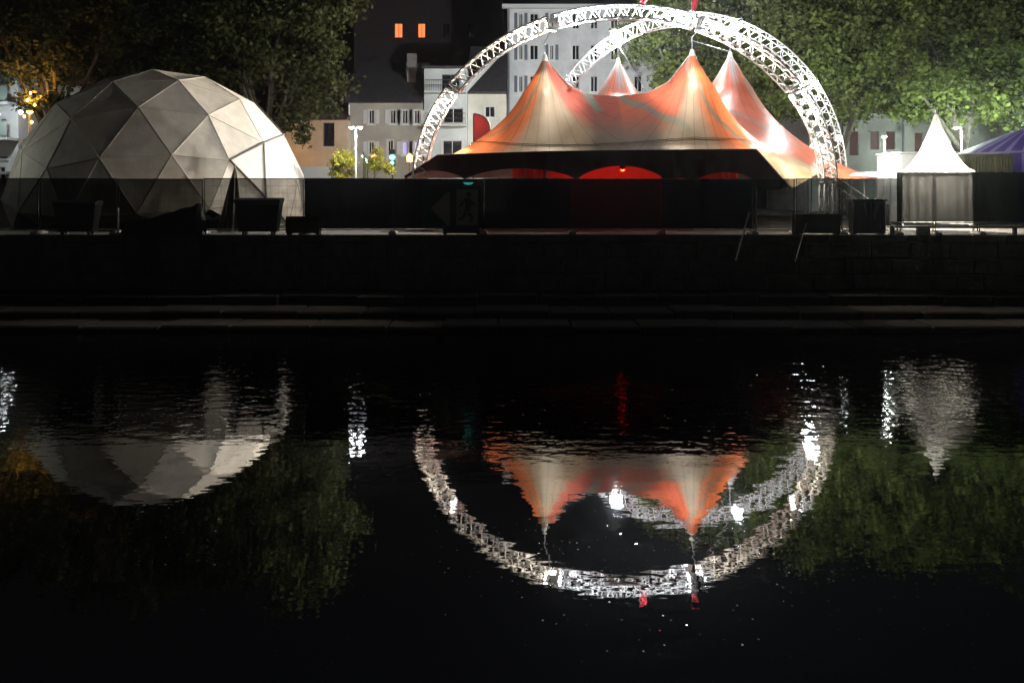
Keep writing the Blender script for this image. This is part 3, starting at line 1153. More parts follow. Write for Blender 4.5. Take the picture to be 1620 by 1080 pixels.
    for i in range(npx + 1):
        x_ = 640 + (1252 - 640) * i / npx
        ty = np.interp(x_, exs, [e[1] for e in fe])
        dd = np.interp(x_, exs, [e[2] for e in fe])
        by = 290
        for a_, b_, e_, c_ in arcs:
            if a_ <= x_ <= b_:
                u = (x_ - a_) / (b_ - a_)
                by = e_ + (c_ - e_) * math.sin(math.pi * u) ** .55
                break
        by = max(by, ty + 1.0)
        top_ = P(x_, ty, dd)
        bot_ = P(x_, by, dd + .05)
        for q in range(5):
            p = top_.lerp(bot_, q / 4)
            p.y += .05 + .03 * math.sin(i * 1.1) * q / 4
            p.z -= .015
            vs.append(p)
    for i in range(npx):
        for q in range(4):
            a_ = i * 5 + q
            fc.append((a_, a_ + 1, a_ + 6, a_ + 5))
    MB().add(vs, fc).build('valance', md, th, smooth=True)
    # eave rope and the sewn line above it
    rope = mat('black rope', (.03, .025, .02), .8)
    pts = []
    for i in range(70):
        x_ = 752 + (1218 - 752) * i / 69
        zt_ = CZ + (HY - np.interp(x_, [752, 810, 870, 940, 1000, 1100, 1180, 1218], [221, 228, 231, 230, 226, 219, 221, 232])) / FPX * 28.45
        for y_ in np.arange(FD + .1, FD + 2.2, .02):
            X_ = (x_ - 810) / FPX * y_
            fj, fi = (y_ - y0) / h, (X_ - x0) / h
            j, i_ = int(fj), int(fi)
            if j < 0 or i_ < 0 or j + 1 >= ny or i_ + 1 >= nx or not inside[j:j + 2, i_:i_ + 2].all():
                continue
            u, v_ = fi - i_, fj - j
            z_ = Z[j, i_] * (1 - u) * (1 - v_) + Z[j, i_ + 1] * u * (1 - v_) + Z[j + 1, i_] * (1 - u) * v_ + Z[j + 1, i_ + 1] * u * v_
            if z_ >= zt_:
                pts.append((X_, y_ - .025, z_ + .02))
                break
    MB().tube(pts, .013, 5).build('seam_rope', rope, th)
    er = [P(e[0], e[1], e[2]) for e in fe]
    MB().tube([p + Vector((0, -.02, 0)) for p in er], .02, 6).build('eave_rope', rope, th)
    rp = []
    for i in range(40):
        t_ = i / 39
        x_, y_ = a.x + (b.x - a.x) * t_, a.y + (b.y - a.y) * t_
        d_ = min(t_, 1 - t_) * ln
        rp.append((x_, y_, a.z + (b.z - a.z) * t_ - np.interp(d_, [0, .12, .47, .99, 1.77, 3.1], [0.0, .14, .62, 1.24, 1.62, 1.78]) + .015))
    MB().tube(rp[1:-1], .02, 6).build('ridge_cable', mat('pale webbing', (.6, .57, .5), .6), th)
    # peak caps with masts, king poles
    for p, kk in PK:
        cap = MB().lathe([(.02, .10), (.07, .08), (.1, -.02), (.15, -.2)], p, 14).build('peak_cap', mat('pale webbing', (.6, .57, .5), .6), th, smooth=True)
        MB().tube([p + Vector((0, 0, .05)), p + Vector((0, 0, .62 if kk == 0 else .95))], .025, 6).build('mast', M_STEEL, cap)
        MB().tube([(p.x, p.y, 0), (p.x, p.y, p.z - .1)], .08, 8).build('king_pole', M_STEEL, th)
    for x_ in (735, 912, 1053, 1100, 1196, 830, 860):
        q = P(x_, 245, FD + (.3 if x_ not in (830, 860) else 1.6))
        MB().tube([(q.x, q.y, 0), (q.x, q.y, 2.55)], .035, 6).build('side_pole', M_STEEL, th)
    # red curtain round the ring inside
    vs, fc = [], []
    for i in range(91):
        an = R(200 - 220 * i / 90)
        rr2 = 4.2 + .08 * math.sin(i * 1.9)
        X_, Y_ = 4.9 + rr2 * math.cos(an) * 1.15, 32.4 + rr2 * math.sin(an) * .62
        vs += [(X_, Y_, 0.02), (X_, Y_, 2.9)]
    for i in range(90):
        fc.append((2 * i, 2 * i + 2, 2 * i + 3, 2 * i + 1))
    MB().add(vs, fc).build('ring_curtain', mat('red curtain', (.75, .03, .012), .8, trans=.15), th, smooth=True)
    return th


tent = make_tent()
lp = thing('tent_lamp', 'red lamp glowing inside the circus tent behind the arched opening', 'lamp', P(985, 268, 31.4))
MB().lathe([(.03, .2), (.1, .17), (.14, 0), (.1, -.02)], lp.location, 12).build('housing', M_BLACK, lp, smooth=True)
MB().lathe([(.09, -.021), (.06, -.06), (.01, -.075)], lp.location, 12).build('bulb', emitter('red bulb', (1, .004, .001), 260), lp, smooth=True)
MB().tube([lp.location + Vector((0, 0, .2)), lp.location + Vector((0, 0, 2.4))], .008, 4).build('cord', M_BLACK, lp)
light('tent_lamp_light', lp.location + Vector((0, 0, -.15)), 150, (1, .22, .07), .08, target=lp.location + Vector((0, 3.2, -.1)), cone=110, blend=.8, parent=lp)


# ------------------------------------------------------------------ arches
BRACE = None


def brace_mesh():
    global BRACE
    if BRACE is None:
        mb = MB().tube([(0, 0, 0), (0, 0, 1)], 1.0, 6, cap=False)
        me = bpy.data.meshes.new('brace')
        me.from_pydata(mb.v, [], mb.f)
        me.polygons.foreach_set('use_smooth', [True] * len(me.polygons))
        me.materials.append(M_ALU)
        BRACE = me
    return BRACE


def make_arch(name, label, cx, y, a, z0, b, w, joints, bays, tilt=0.0):
    """A square lattice girder bent to an arch. joints: parameters 0..1 where girders are bolted."""
    th = thing(name, label, 'arch', (cx, y, 0))

    def pos(s):
        # straight stilts below z0, half ellipse above
        an = math.pi * (1 - s)
        return Vector((cx + a * math.cos(an), y + tilt * (z0 + b * math.sin(an)), z0 + b * math.sin(an)))

    def frame(s):
        p = pos(s)
        t = (pos(min(s + .002, 1)) - pos(max(s - .002, 0))).normalized()
        yv = Vector((0, 1, 0))
        nrm = t.cross(yv).normalized()
        if nrm.z < 0 and .1 < s < .9:
            nrm = -nrm
        return p, nrm, yv
    js = [0] + joints + [1]
    per = math.pi * (3 * (a + b) - math.sqrt((3 * a + b) * (a + 3 * b))) / (2 * math.pi) * 1.0
    for si in range(len(js) - 1):
        s0, s1 = js[si] + .004, js[si + 1] - .004
        nb_ = max(2, int(round(bays * (s1 - s0))))
        seg = MB()
        ch = [[] for _ in range(4)]
        for i in range(nb_ * 2 + 1):
            s = s0 + (s1 - s0) * i / (nb_ * 2)
            p, nr, yv = frame(s)
            for k_, (u, v) in enumerate(((-1, -1), (1, -1), (1, 1), (-1, 1))):
                ch[k_].append(p + nr * u * w / 2 + yv * v * w / 2)
        for c_ in ch:
            seg.tube(c_, .034, 7)
        for e in (0, -1):
            q = [c_[e] for c_ in ch]
            for k_ in range(4):
                seg.tube([q[k_], q[(k_ + 1) % 4]], .03, 6)
        so = seg.build('girder', M_ALU, th, smooth=True)
        for k_ in range(4):
            A, B = ch[k_], ch[(k_ + 1) % 4]
            for i in range(nb_):
                for p0, p1 in ((A[2 * i], B[2 * i + 1]), (B[2 * i + 1], A[2 * i + 2])):
                    br = bpy.data.objects.new('brace', brace_mesh())
                    COL.objects.link(br)
                    br.parent = so
                    br.matrix_parent_inverse = so.matrix_basis.inverted()
                    dv = p1 - p0
                    # so's own matrix is identity under th's inverse offset
                    br.matrix_basis = Matrix.Translation(p0) @ dv.to_track_quat('Z', 'Y').to_matrix().to_4x4() @ Matrix.Diagonal((.021, .021, dv.length, 1))
    # legs under the spring points
    for s in (0, 1):
        p = pos(s)
        lg = MB()
        for u in (-1, 1):
            for v in (-1, 1):
                lg.tube([(p.x + u * w / 2, p.y + v * w / 2, 0.06), (p.x + u * w / 2, p.y + v * w / 2, z0)], .033, 6)
        nz = max(2, int(z0 / .5))
        for q in range(nz):
            za, zb_ = .1 + (z0 - .1) * q / nz, .1 + (z0 - .1) * (q + 1) / nz
            for v in (-1, 1):
                lg.tube([(p.x - w / 2, p.y + v * w / 2, za), (p.x + w / 2, p.y + v * w / 2, zb_)], .02, 5)
        lg.build('leg', M_ALU, th, smooth=True)
        MB().bbox(p.x - .55, p.x + .55, p.y - .55, p.y + .55, 0, .055, .01).build('base_plate', M_STEEL, th)
    return th, pos


AFY = 28.95
front_arch, fpos = make_arch('lattice_arch', 'front silver lattice arch spanning the whole circus tent', P(987, 0, AFY).x, AFY, 8.0, 1.8, 6.75, .50,
                             [.185, .385, .615, .815], 44)
BAY = 40.4
back_arch, bpos = make_arch('lattice_arch', 'rear lattice arch with the dazzling lamps, behind the near tent peaks', P(1090, 0, BAY).x, BAY, 8.15, 2.2, 8.7, .64,
                            [.2, .4, .6, .8], 38)


def floodlight(label, loc, aim, lens=M_LENSW, size=.2, group='floodlights on the arches', spots=()):
    """A flat floodlight: housing, lens, yoke. spots: (target, watts, colour, cone)."""
    th = thing('floodlight', label, 'floodlight', loc, group)
    aim = Vector(aim).normalized()
    mtx = Matrix.Translation(loc) @ aim.to_track_quat('-Y', 'Z').to_matrix().to_4x4()

    def put(mb, name, m):
        mb.v = [tuple(mtx @ Vector(v)) for v in mb.v]
        return mb.build(name, m, th)
    put(MB().bbox(-size, size, -.06, .10, -size * .75, size * .75, .03), 'housing', M_HOUSE)
    put(MB().bbox(-size * .88, size * .88, -.075, -.061, -size * .64, size * .64, .005), 'lens', lens)
    put(MB().tube([(-size - .02, .02, 0), (-size - .02, .02, size + .08), (size + .02, .02, size + .08), (size + .02, .02, 0)], .014, 5), 'yoke', M_STEEL)
    for tg, watts, colr, cone in spots:
        src = Vector(loc) + aim * .14
        light('floodlight_beam', src, watts, colr, size * .6, target=tg if tg is not None else None, cone=cone, parent=th)
    return th


WHITE = (.92, .97, 1.0)
WARM = (1.0, .86, .66)
GRN = (.86, 1.0, .82)
V = Vector


def along(pos, s, ds):
    return pos(min(max(s + ds, 0), 1))


tentc = V((4.4, 30.5, 3.5))
# front arch: lamps bolted at the girder joints, shining along the girders and down on the cloth
p = fpos(.185)
floodlight('warm floodlight on the lowest joint of the front arch near the town house', p + V((.06, 0, -.1)), along(fpos, .185, -.1) - p, M_LENSWARM, .18,
           spots=[(along(fpos, .185, -.12), 2200, WARM, 100)])
p = fpos(.385)
floodlight('warm floodlight above the tent peak nearest the dome, facing down the girder', p + V((-.16, 0, 0)), along(fpos, .385, -.1) - p, M_LENSWARM, .18,
           spots=[(along(fpos, .385, -.15), 2600, WARM, 80)])
floodlight('white floodlight above the tent peak nearest the dome, facing the arch crown', p + V((.25, 0, .05)), along(fpos, .385, .1) - p, M_LENSB, .2,
           spots=[(along(fpos, .385, .15), 3600, WHITE, 100)])
floodlight('floodlight hung just over the front tent peak nearest the dome', p + V((0.0, -.5, -.35)), V((-.1, .3, -1)), M_LENSWARM, .14,
           spots=[(V((.7, 29.9, 3.4)), 330, (1.0, .84, .62), 78)])
p = fpos(.615)
floodlight('white floodlight above the broad striped tent peak, facing the arch crown', p + V((-.25, 0, .05)), along(fpos, .615, -.1) - p, M_LENSB, .2,
           spots=[(along(fpos, .615, -.15), 3600, WHITE, 100)])
floodlight('white floodlight above the broad striped tent peak, facing down the far girder', p + V((.2, 0, 0)), along(fpos, .615, .1) - p, M_LENSB, .2,
           spots=[(along(fpos, .615, .15), 4000, WARM, 100)])
floodlight('floodlight hung just over the broad striped front tent peak', p + V((0.0, -.5, -.35)), V((.12, .3, -1)), M_LENSWARM, .14,
           spots=[(V((8.2, 29.8, 3.4)), 380, (1.0, .80, .56), 80)])
p = fpos(.815)
floodlight('warm floodlight on the lowest joint of the front arch near the pagoda', p + V((0, 0, -.1)), along(fpos, .815, .1) - p, M_LENSB, .2,
           spots=[(along(fpos, .815, .13), 1500, WARM, 80)])
floodlight('floodlight on the front arch aimed back at the orange tent flank', p + V((-.1, -.3, -.3)), V((-3, 1.2, -2)), M_LENSWARM, .15,
           spots=[(V((9.8, 30.0, 3.0)), 120, (1.0, .80, .55), 80)])
# rear arch: lamps that dazzle towards the river, each lighting the girder round it
for s, lab, w_, lens, aimv in ((.335, 'dazzling white floodlight high on the rear arch before the apartment block', 1500, M_LENSB, (-.15, -1, -.1)),
                               (.50, 'white floodlight at the crown of the rear arch', 500, M_LENSB, (0, -1, -.1)),
                               (.60, 'white floodlight on the rear arch just past its crown', 600, M_LENSB, (.2, -1, -.1)),
                               (.80, 'white floodlight on the shoulder of the rear arch before the trees', 170, M_LENSB, (.4, -1, -.1)),
                               (.92, 'white floodlight low on the rear arch leg near the pagoda', 60, M_LENSW, (.4, -1, 0))):
    p = bpos(s)
    fl = floodlight(lab, p + V((0, -.55, 0)), aimv, lens, .22 if w_ < 1400 else .32, spots=[(None, w_ * .5, WHITE, 0)])
    if s < .9:
        light('floodlight_spill', p, w_ * 1.1 + 150, WHITE, .15, parent=fl)
# rear arch: lamps added on its back side to brighten houses, trees and dome
for s, lab, tgt, w_, cone, c_ in ((.30, 'added floodlight on the back of the rear arch washing the apartment block', (2, 62, 8), 7000, 100, WHITE),
                                  (.52, 'added floodlight on the back of the rear arch washing the tall plane tree', (14, 52, 8), 900, 100, WHITE),
                                  (.78, 'added floodlight on the back of the rear arch washing the trees by the arch leg', (24, 47, 8), 350, 100, GRN)):
    p = bpos(s)
    floodlight(lab, p + V((0, .6, 0)), V(tgt) - p, M_LENSW, .2, spots=[(V(tgt), w_, c_, cone)])
p = bpos(.22)  # extra lamp added to lift the dark trees behind the dome
floodlight('added floodlight on the rear arch aimed at the dark trees behind the dome', p + V((-.3, .5, 0)), V((-16, 43, 9)) - p, M_LENSW, .2,
           spots=[(V((-17, 43, 9)), 2600, (1.0, .98, .78), 75)])
p = bpos(.15)  # placed out of sight behind the tent to light the dome
floodlight('unseen floodlight low on the rear arch, behind the tent, aimed across at the dome', p + V((-.6, 0, 0)), V((-16.4, 33.4, 2.6)) - p, M_LENSWARM, .2,
           spots=[(V((-15.4, 33.4, 3.2)), 17000, (1.0, .86, .68), 44)])

# flags on the arch crowns
for (px, y0_, y1_, d_, lab) in ((1013, 18, -12, AFY, 'small red flag on the crown of the front arch'), (1094, 25, -10, AFY - .1, 'small red flag standing over the broad striped tent peak')):
    a, b = P(px, y0_, d_), P(px, y1_, d_)
    f = thing('flag', lab, 'flag', a, 'flags on the arch')
    MB().tube([a, b], .015, 5).build('pole', M_STEEL, f)
    vs, fc = [], []
    for i in range(6):
        u = i / 5
        for j in range(5):
            t = j / 4
            vs.append((a.x + .02 + .26 * u * (1 - .4 * t), a.y + .08 * math.sin(u * 5 + t * 3), b.z - .02 - (b.z - a.z) * .72 * t - .12 * u))
    for i in range(5):
        for j in range(4):
            fc.append((i * 5 + j, i * 5 + j + 1, i * 5 + j + 6, i * 5 + j + 5))
    MB().add(vs, fc).build('cloth', mat('red flag cloth', (.6, .05, .06), .8, trans=.3), f, smooth=True)


# stay cables and guy ropes
def cable(p0, p1, r, label, sag=0.0, m=M_STEEL, name='stay_cable', group='stay cables'):
    p0, p1 = V(p0), V(p1)
    pts = []
    for i in range(9):
        t = i / 8
        q = p0.lerp(p1, t)
        q.z -= sag * 4 * t * (1 - t)
        pts.append(q)
    tag(MB().tube(pts, r, 5).build(name, m), label, 'cable', group)


W_ = mat('white webbing', (.7, .68, .6), .6)
cable(bpos(.335), (PK[1][0].x - 1.6, 31.2, 5.5), .018, 'thin stay cable from the dazzling rear lamp down to the tent saddle')
cable(fpos(.617), bpos(.62) + V((0, 0, -.6)), .022, 'stay cable linking the front arch to the rear arch near the crowns')
cable(PK[1][0] + V((0, 0, .45)), PK[3][0] + V((0, 0, .1)), .016, 'stay cable strung from the broad striped peak to the rear peak by the trees')
cable(fpos(.617) + V((0, 0, -.3)), PK[1][0] + V((0, 0, .6)), .016, 'short hanger cable above the broad striped front peak')
cable(fpos(.385) + V((0, 0, -.3)), PK[0][0] + V((0, 0, .6)), .016, 'short hanger cable above the front peak nearest the dome')
cable(P(1292, 276, 30.6), P(1378, 330, 29.6), .03, 'white guy strap running down from the low orange tent corner', m=W_, name='guy_strap', group='guy straps')
cable(P(1330, 284, 34), P(1384, 322, 31), .03, 'white guy strap nearest the glowing stall, beyond the tent edge', m=W_, name='guy_strap', group='guy straps')
cable(fpos(.93) + V((.3, 0, 0)), P(1330, 330, 29.3), .03, 'guy strap tied to the foot of the front arch', m=W_, name='guy_strap', group='guy straps')


# ------------------------------------------------------------------ fence
def mesh_mat(name, c, see):
    m = bpy.data.materials.new(name)
    m.use_nodes = True
    nt = m.node_tree
    b = nt.nodes['Principled BSDF']
    b.inputs['Base Color'].default_value = (*c, 1)
    b.inputs['Roughness'].default_value = .9
    b.inputs['Specular IOR Level'].default_value = .1
    t = nt.nodes.new('ShaderNodeBsdfTransparent')
    n = nt.nodes.new('ShaderNodeTexNoise')
    n.inputs['Scale'].default_value = 1.3
    n.inputs['Detail'].default_value = 5
    tc = nt.nodes.new('ShaderNodeTexCoord')
    nt.links.new(tc.outputs['Object'], n.inputs['Vector'])
    mr = nt.nodes.new('ShaderNodeMapRange')
    mr.inputs[1].default_value, mr.inputs[2].default_value = .3, .7
    mr.inputs[3].default_value, mr.inputs[4].default_value = see * .7, see * 1.3
    nt.links.new(n.outputs['Fac'], mr.inputs[0])
    ms = nt.nodes.new('ShaderNodeMixShader')
    nt.links.new(mr.outputs[0], ms.inputs[0])
    nt.links.new(b.outputs[0], ms.inputs[1])
    nt.links.new(t.outputs[0], ms.inputs[2])
    nt.links.new(ms.outputs[0], nt.nodes['Material Output'].inputs['Surface'])
    return m


M_MESH_O = mesh_mat('dense screen mesh', (.009, .007, .009), .003)
M_FENCE = mat('weathered fence steel', (.10, .10, .10), .6, .3)
M_MESH_T = mesh_mat('thin screen mesh', (.010, .014, .011), .17)
M_MESH_D = mesh_mat('dim screen mesh', (.009, .009, .009), .10)
M_MESH_P = mesh_mat('pagoda screen mesh', (.009, .010, .009), .02)
M_MESH_R = mesh_mat('worn screen mesh', (.009, .007, .009), .012)
FY = 26.5


def fence_panel(xa, xb, z0, z1, m, label, y=FY):
    th = thing('site_fence', label, 'fence', ((xa + xb) / 2, y, 0), 'site fence panels along the quay')
    fr = MB()
    r = .021
    fr.tube([(xa + .03, y, .09), (xa + .03, y, z1), (xb - .03, y, z1), (xb - .03, y, .09)], r, 7)
    fr.tube([(xa + .03, y, z0), (xb - .03, y, z0)], r, 7)
    fr.build('frame', M_FENCE, th, smooth=True)
    wr = MB()
    nv = int((xb - xa) / .3)
    for i in range(1, nv):
        xx = xa + .03 + (xb - xa - .06) * i / nv
        wr.tube([(xx, y, z0), (xx, y, z1)], .003, 3, cap=False)
    for i in range(1, 7):
        zz = z0 + (z1 - z0) * i / 7
        wr.tube([(xa + .03, y + .005, zz), (xb - .03, y + .005, zz)], .003, 3, cap=False)
    wr.build('wire_grid', M_DARKMETAL, th)
    vs, fc = [], []
    nx_, nz_ = 36, 8
    ph = random.uniform(0, 6)
    for j in range(nz_ + 1):
        for i in range(nx_ + 1):
            u, t = i / nx_, j / nz_
            zz = z0 + .04 + (z1 - z0 - .02) * t
            if j == nz_:
                zz -= .018 * abs(math.sin(u * math.pi * 6))
            vs.append((xa - .009 + (xb - xa + .018) * u, y - .035 - .018 * math.sin(u * 23 + ph + t * 2) * math.sin(t * 3.1), zz))
    for j in range(nz_):
        for i in range(nx_):
            a = j * (nx_ + 1) + i
            fc.append((a, a + 1, a + nx_ + 2, a + nx_ + 1))
    MB().add(vs, fc).build('screen', m, th, smooth=True)
    return th


def fence_foot(x_, label, y=FY):
    mb = MB()
    mb.bbox(x_ - .12, x_ + .12, y - .36, y + .36, 0.004, .10, .03)
    mb.bbox(x_ - .075, x_ + .075, y - .24, y + .24, .10, .14, .02)
    tag(mb.build('concrete_block', M_CONCRETE), label, 'concrete block', 'concrete feet under the fence')


edges_px = [-80, 62, 186, 322, 482, 622, 766, 905, 1045, 1190, 1258, 1330, 1426]
labs = ['dark screened fence panel below the balcony house', 'dark screened fence panel behind the waste container nearest the balcony house',
        'dark screened fence panel behind the sloping black tarpaulin', 'see-through screened fence panel before the dome entrance curtain',
        'dark screened fence panel below the double street lamp', 'dark screened fence panel carrying the exit sign',
        'dark screened fence panel between the exit sign and the red arched opening', 'dark screened fence panel below the red arched opening',
        'dark screened fence panel below the broad striped tent peak', 'narrow fence panel under the low dipping tent corner',
        'see-through fence panel before the reddish tent flank', 'greenish fence panel behind the black cabinet']
for i in range(len(edges_px) - 1):
    xa, xb = P(edges_px[i], 0, FY).x, P(edges_px[i + 1], 0, FY).x
    m = M_MESH_O
    if i == 3:
        m = M_MESH_T
    if i in (0, 1, 2):
        m = M_MESH_D
    if i == 7:
        m = M_MESH_R
    if i >= 9:
        m = M_MESH_T
    fence_panel(xa + .01, xb - .01, .16, 1.985 + random.uniform(-.015, .015), m, labs[i])
for i, e in enumerate(edges_px[1:-1]):
    nm = ['below the dark edge of the dome', 'beside the slim bollard', 'between tarpaulin and dome entrance curtain', 'at the bright end of the dome', 'at the arrow side of the exit sign',
          'at the figure side of the exit sign', 'below the red opening on its exit sign side', 'below the red opening on its pole side', 'near the upper leaning pole', 'under the tent corner', 'close to the black cabinet'][i]
    fence_foot(P(e, 0, FY).x, 'pale concrete fence foot ' + nm)
# taller panels in front of the pagoda, standing a little nearer
FY2 = 26.2
for a, b, lab in ((1418, 1478, 'fence panel over the pagoda wall half nearer the black cabinet'), (1478, 1548, 'fence panel over the pagoda wall half nearer the olive container'),
                  (1548, 1660, 'dark fence panel below the olive container and striped marquee')):
    fence_panel(P(a, 0, FY2).x + .01, P(b, 0, FY2).x - .01, .42, 1.6 + 27 / FPX * FY2, M_MESH_P, lab, FY2)
for e, nm in ((1418, 'at the pagoda corner near the black cabinet'), (1478, 'under the middle of the pagoda'), (1548, 'at the pagoda corner near the olive container')):
    fence_foot(P(e, 0, FY2).x, 'pale concrete fence foot ' + nm, FY2 + .05)

# low guard rail on the quay edge at the right
gr = thing('guard_rail', 'low pale steel guard rail on the quay edge below the pagoda', 'railing', (P(1500, 0, 26).x, 25.75, 0))
for x_ in (1412, 1461, 1606, 1690):
    q = P(x_, 0, 25.7).x
    wdt = .055 if x_ != 1461 else .22
    MB().bbox(q - wdt, q + wdt, 25.66, 25.78, .02, .34, .012).build('post', M_CONCRETE, gr)
MB().bbox(P(1412, 0, 25.7).x + .056, P(1690, 0, 25.7).x - .056, 25.62, 25.655, .26, .335, .012).build('top_rail', M_STEEL, gr)

# ------------------------------------------------------------------ exit sign on the fence
sg = thing('exit_sign', 'large banner on the fence with an arrow and a running figure', 'sign', P(715, 360, FY - .09))
sy = FY - .09
a, b = P(668, 294, sy), P(764, 358, sy)
MB().bbox(a.x, b.x, sy, sy + .02, b.z, a.z, .004).build('board', mat('sign green', (.012, .05, .032), .6), sg)
white = mat('sign white', (.30, .30, .26), .8)


def sign_poly(pts, name, m=white, lift=.004):
    MB().prism([(P(x_, 0, sy).x, P(0, y_, sy).z) for x_, y_ in pts], sy - lift, sy - .0005).build(name, m, sg)


sign_poly([(682, 330), (707, 304), (712, 304), (712, 357), (708, 357)], 'arrow')
sign_poly([(722, 300), (756, 300), (756, 356), (722, 356)], 'doorway')
dk = mat('sign figure', (.01, .035, .025), .6)
for nm, pts in (('head', [(741 + 4.2 * math.cos(t * math.pi / 5), 308 + 4.2 * math.sin(t * math.pi / 5)) for t in range(10)]),
                ('torso', [(733, 314), (744, 313), (747, 320), (743, 334), (735, 335), (736, 322)]),
                ('arm', [(744.2, 316), (753, 322), (751, 326), (744.2, 322)]), ('arm', [(732.8, 316), (726, 326), (729, 328), (734, 321)]),
                ('leg', [(734.8, 335.3), (742, 335.3), (749, 342), (746, 352), (742, 351), (744, 344)]),
                ('leg', [(734.6, 335.5), (738.5, 340), (733, 347), (725, 349), (725, 345), (730, 343)])):
    MB().prism([(P(x_, 0, sy).x, P(0, y_, sy).z) for x_, y_ in pts], sy - .008, sy - .0045).build(nm, dk, sg)
el = thing('exit_lamp', 'small turquoise lamp clipped above the running figure sign', 'lamp', P(741, 290, sy))
q = P(741, 290, sy - .05)
MB().bbox(q.x - .19, q.x + .19, sy - .09, sy - .01, q.z + .03, q.z + .07, .01).build('housing', M_BLACK, el)
MB().prism([(q.x - .19, q.z + .028), (q.x + .19, q.z + .028), (q.x + .12, q.z - .04), (q.x, q.z - .06), (q.x - .12, q.z - .04)], sy - .075, sy - .03).build('diffuser', emitter('turquoise diffuser', (.03, .5, .45), .35), el)


# ------------------------------------------------------------------ dark things standing on the quay edge
def cabinet(name, label, px0, px1, pyt, d_, dep, cat='cabinet', slope=0.0, lid=True):
    x0, x1 = P(px0, 0, d_).x, P(px1, 0, d_).x
    zt = P(0, pyt, d_).z
    th = thing(name, label, cat, ((x0 + x1) / 2, d_, 0))
    MB().bbox(x0, x1, d_, d_ + dep, .05, zt - (.08 if lid else 0), .03).build('body', M_BLACK, th)
    if lid:
        MB().prism_x([(d_ - .03, zt - .075), (d_ + dep + .03, zt - .075), (d_ + dep + .03, zt), (d_ - .03, zt - slope)], x0 - .03, x1 + .03).build('lid', M_BLACK, th)
    for s_ in (x0 + .1, x1 - .1):
        MB().bbox(s_ - .05, s_ + .05, d_ + .06, d_ + dep - .06, .004, .05, .01).build('foot', M_DARKMETAL, th)
    MB().bbox(x0 + .06, (x0 + x1) / 2 - .01, d_ - .012, d_ - .001, .12, zt - .16, .004).build('door', M_BLACK, th)
    MB().bbox((x0 + x1) / 2 + .01, x1 - .06, d_ - .012, d_ - .001, .12, zt - .16, .004).build('door', M_BLACK, th)
    return th


cabinet('power_cabinet', 'tall black power cabinet on the quay edge between tent and pagoda', 1350, 1402, 315, 25.98, .42)


def bin_(label, px0, px1, pyt, d_):
    x0, x1 = P(px0, 0, d_).x, P(px1, 0, d_).x
    zt = P(0, pyt, d_).z
    th = thing('waste_container', label, 'waste container', ((x0 + x1) / 2, d_, 0), 'waste containers on the quay')
    w = x1 - x0
    MB().add([(x0 + w * .08, d_ + .05, .12), (x1 - w * .08, d_ + .05, .12), (x1 - w * .08, d_ + .4, .12), (x0 + w * .08, d_ + .4, .12),
              (x0, d_, zt - .14), (x1, d_, zt - .14), (x1, d_ + .45, zt - .14), (x0, d_ + .45, zt - .14)],
             [(0, 3, 2, 1), (4, 5, 6, 7), (0, 1, 5, 4), (1, 2, 6, 5), (2, 3, 7, 6), (3, 0, 4, 7)]).build('body', M_BLACK, th)
    MB().prism_x([(d_ - .04, zt - .135), (d_ + .47, zt - .135), (d_ + .47, zt), (d_ + .2, zt + .02), (d_ - .04, zt - .06)], x0 - .03, x1 + .03).build('lid', M_BLACK, th)
    for s_ in (x0 + w * .18, x1 - w * .18):
        MB().tube([(s_ - .03, d_ + .1, .075), (s_ + .03, d_ + .1, .075)], .07, 10).build('wheel', M_DARKMETAL, th)
        MB().tube([(s_ - .03, d_ + .36, .075), (s_ + .03, d_ + .36, .075)], .07, 10).build('wheel', M_DARKMETAL, th)
    MB().tube([(x0 + .05, d_ - .05, zt - .2), (x1 - .05, d_ - .05, zt - .2)], .018, 6).build('handle', M_DARKMETAL, th)


bin_('black wheeled waste container in front of the dome entrance curtain', 371, 442, 314, 25.95)
bin_('black wheeled waste container in front of the dark side of the dome', 84, 150, 318, 25.95)
# a tarpaulin over stacked gear
tp = MB()
nx_, ny_ = 26, 8
vs, fc = [], []
for j in range(ny_ + 1):
    for i in range(nx_ + 1):
        u, t = i / nx_, j / ny_
        X_ = P(192 + (322 - 192) * u, 0, 26.1).x
        hh = (.32 + .85 * u ** 1.1) * (math.sin(math.pi * min(max(t, .02), .98)) ** .35) * (1 if u > .03 else .3) * (1 if u < .97 else .45)
        vs.append((X_ + random.uniform(-.02, .02), 25.93 + .45 * t, max(.01, hh + random.uniform(-.03, .03)) if 0 < j < ny_ else .01))
for j in range(ny_):
    for i in range(nx_):
        a = j * (nx_ + 1) + i
        fc.append((a, a + 1, a + nx_ + 2, a + nx_ + 1))
tag(tp.add(vs, fc).build('tarpaulin_heap', mat('black tarpaulin', (.014, .014, .016), .5), smooth=True), 'black tarpaulin over stacked gear sloping up before the dome', 'tarpaulin')
# slim bollard
bo = thing('bollard', 'slim pale bollard on the quay before the dome', 'bollard', (P(186, 0, 25.97).x, 26.0, 0))
q = bo.location
MB().tube([(q.x, q.y, .08), (q.x, q.y, .88)], .035, 8).build('post', M_STEEL, bo)
MB().lathe([(.11, .008), (.11, .05), (.05, .09), (.036, .1)], (q.x, q.y, 0), 12).build('base', M_CONCRETE, bo)
MB().lathe([(.036, .88), (.045, .9), (.03, .95), (.004, .97)], (q.x, q.y, 0), 10).build('cap', M_STEEL, bo)
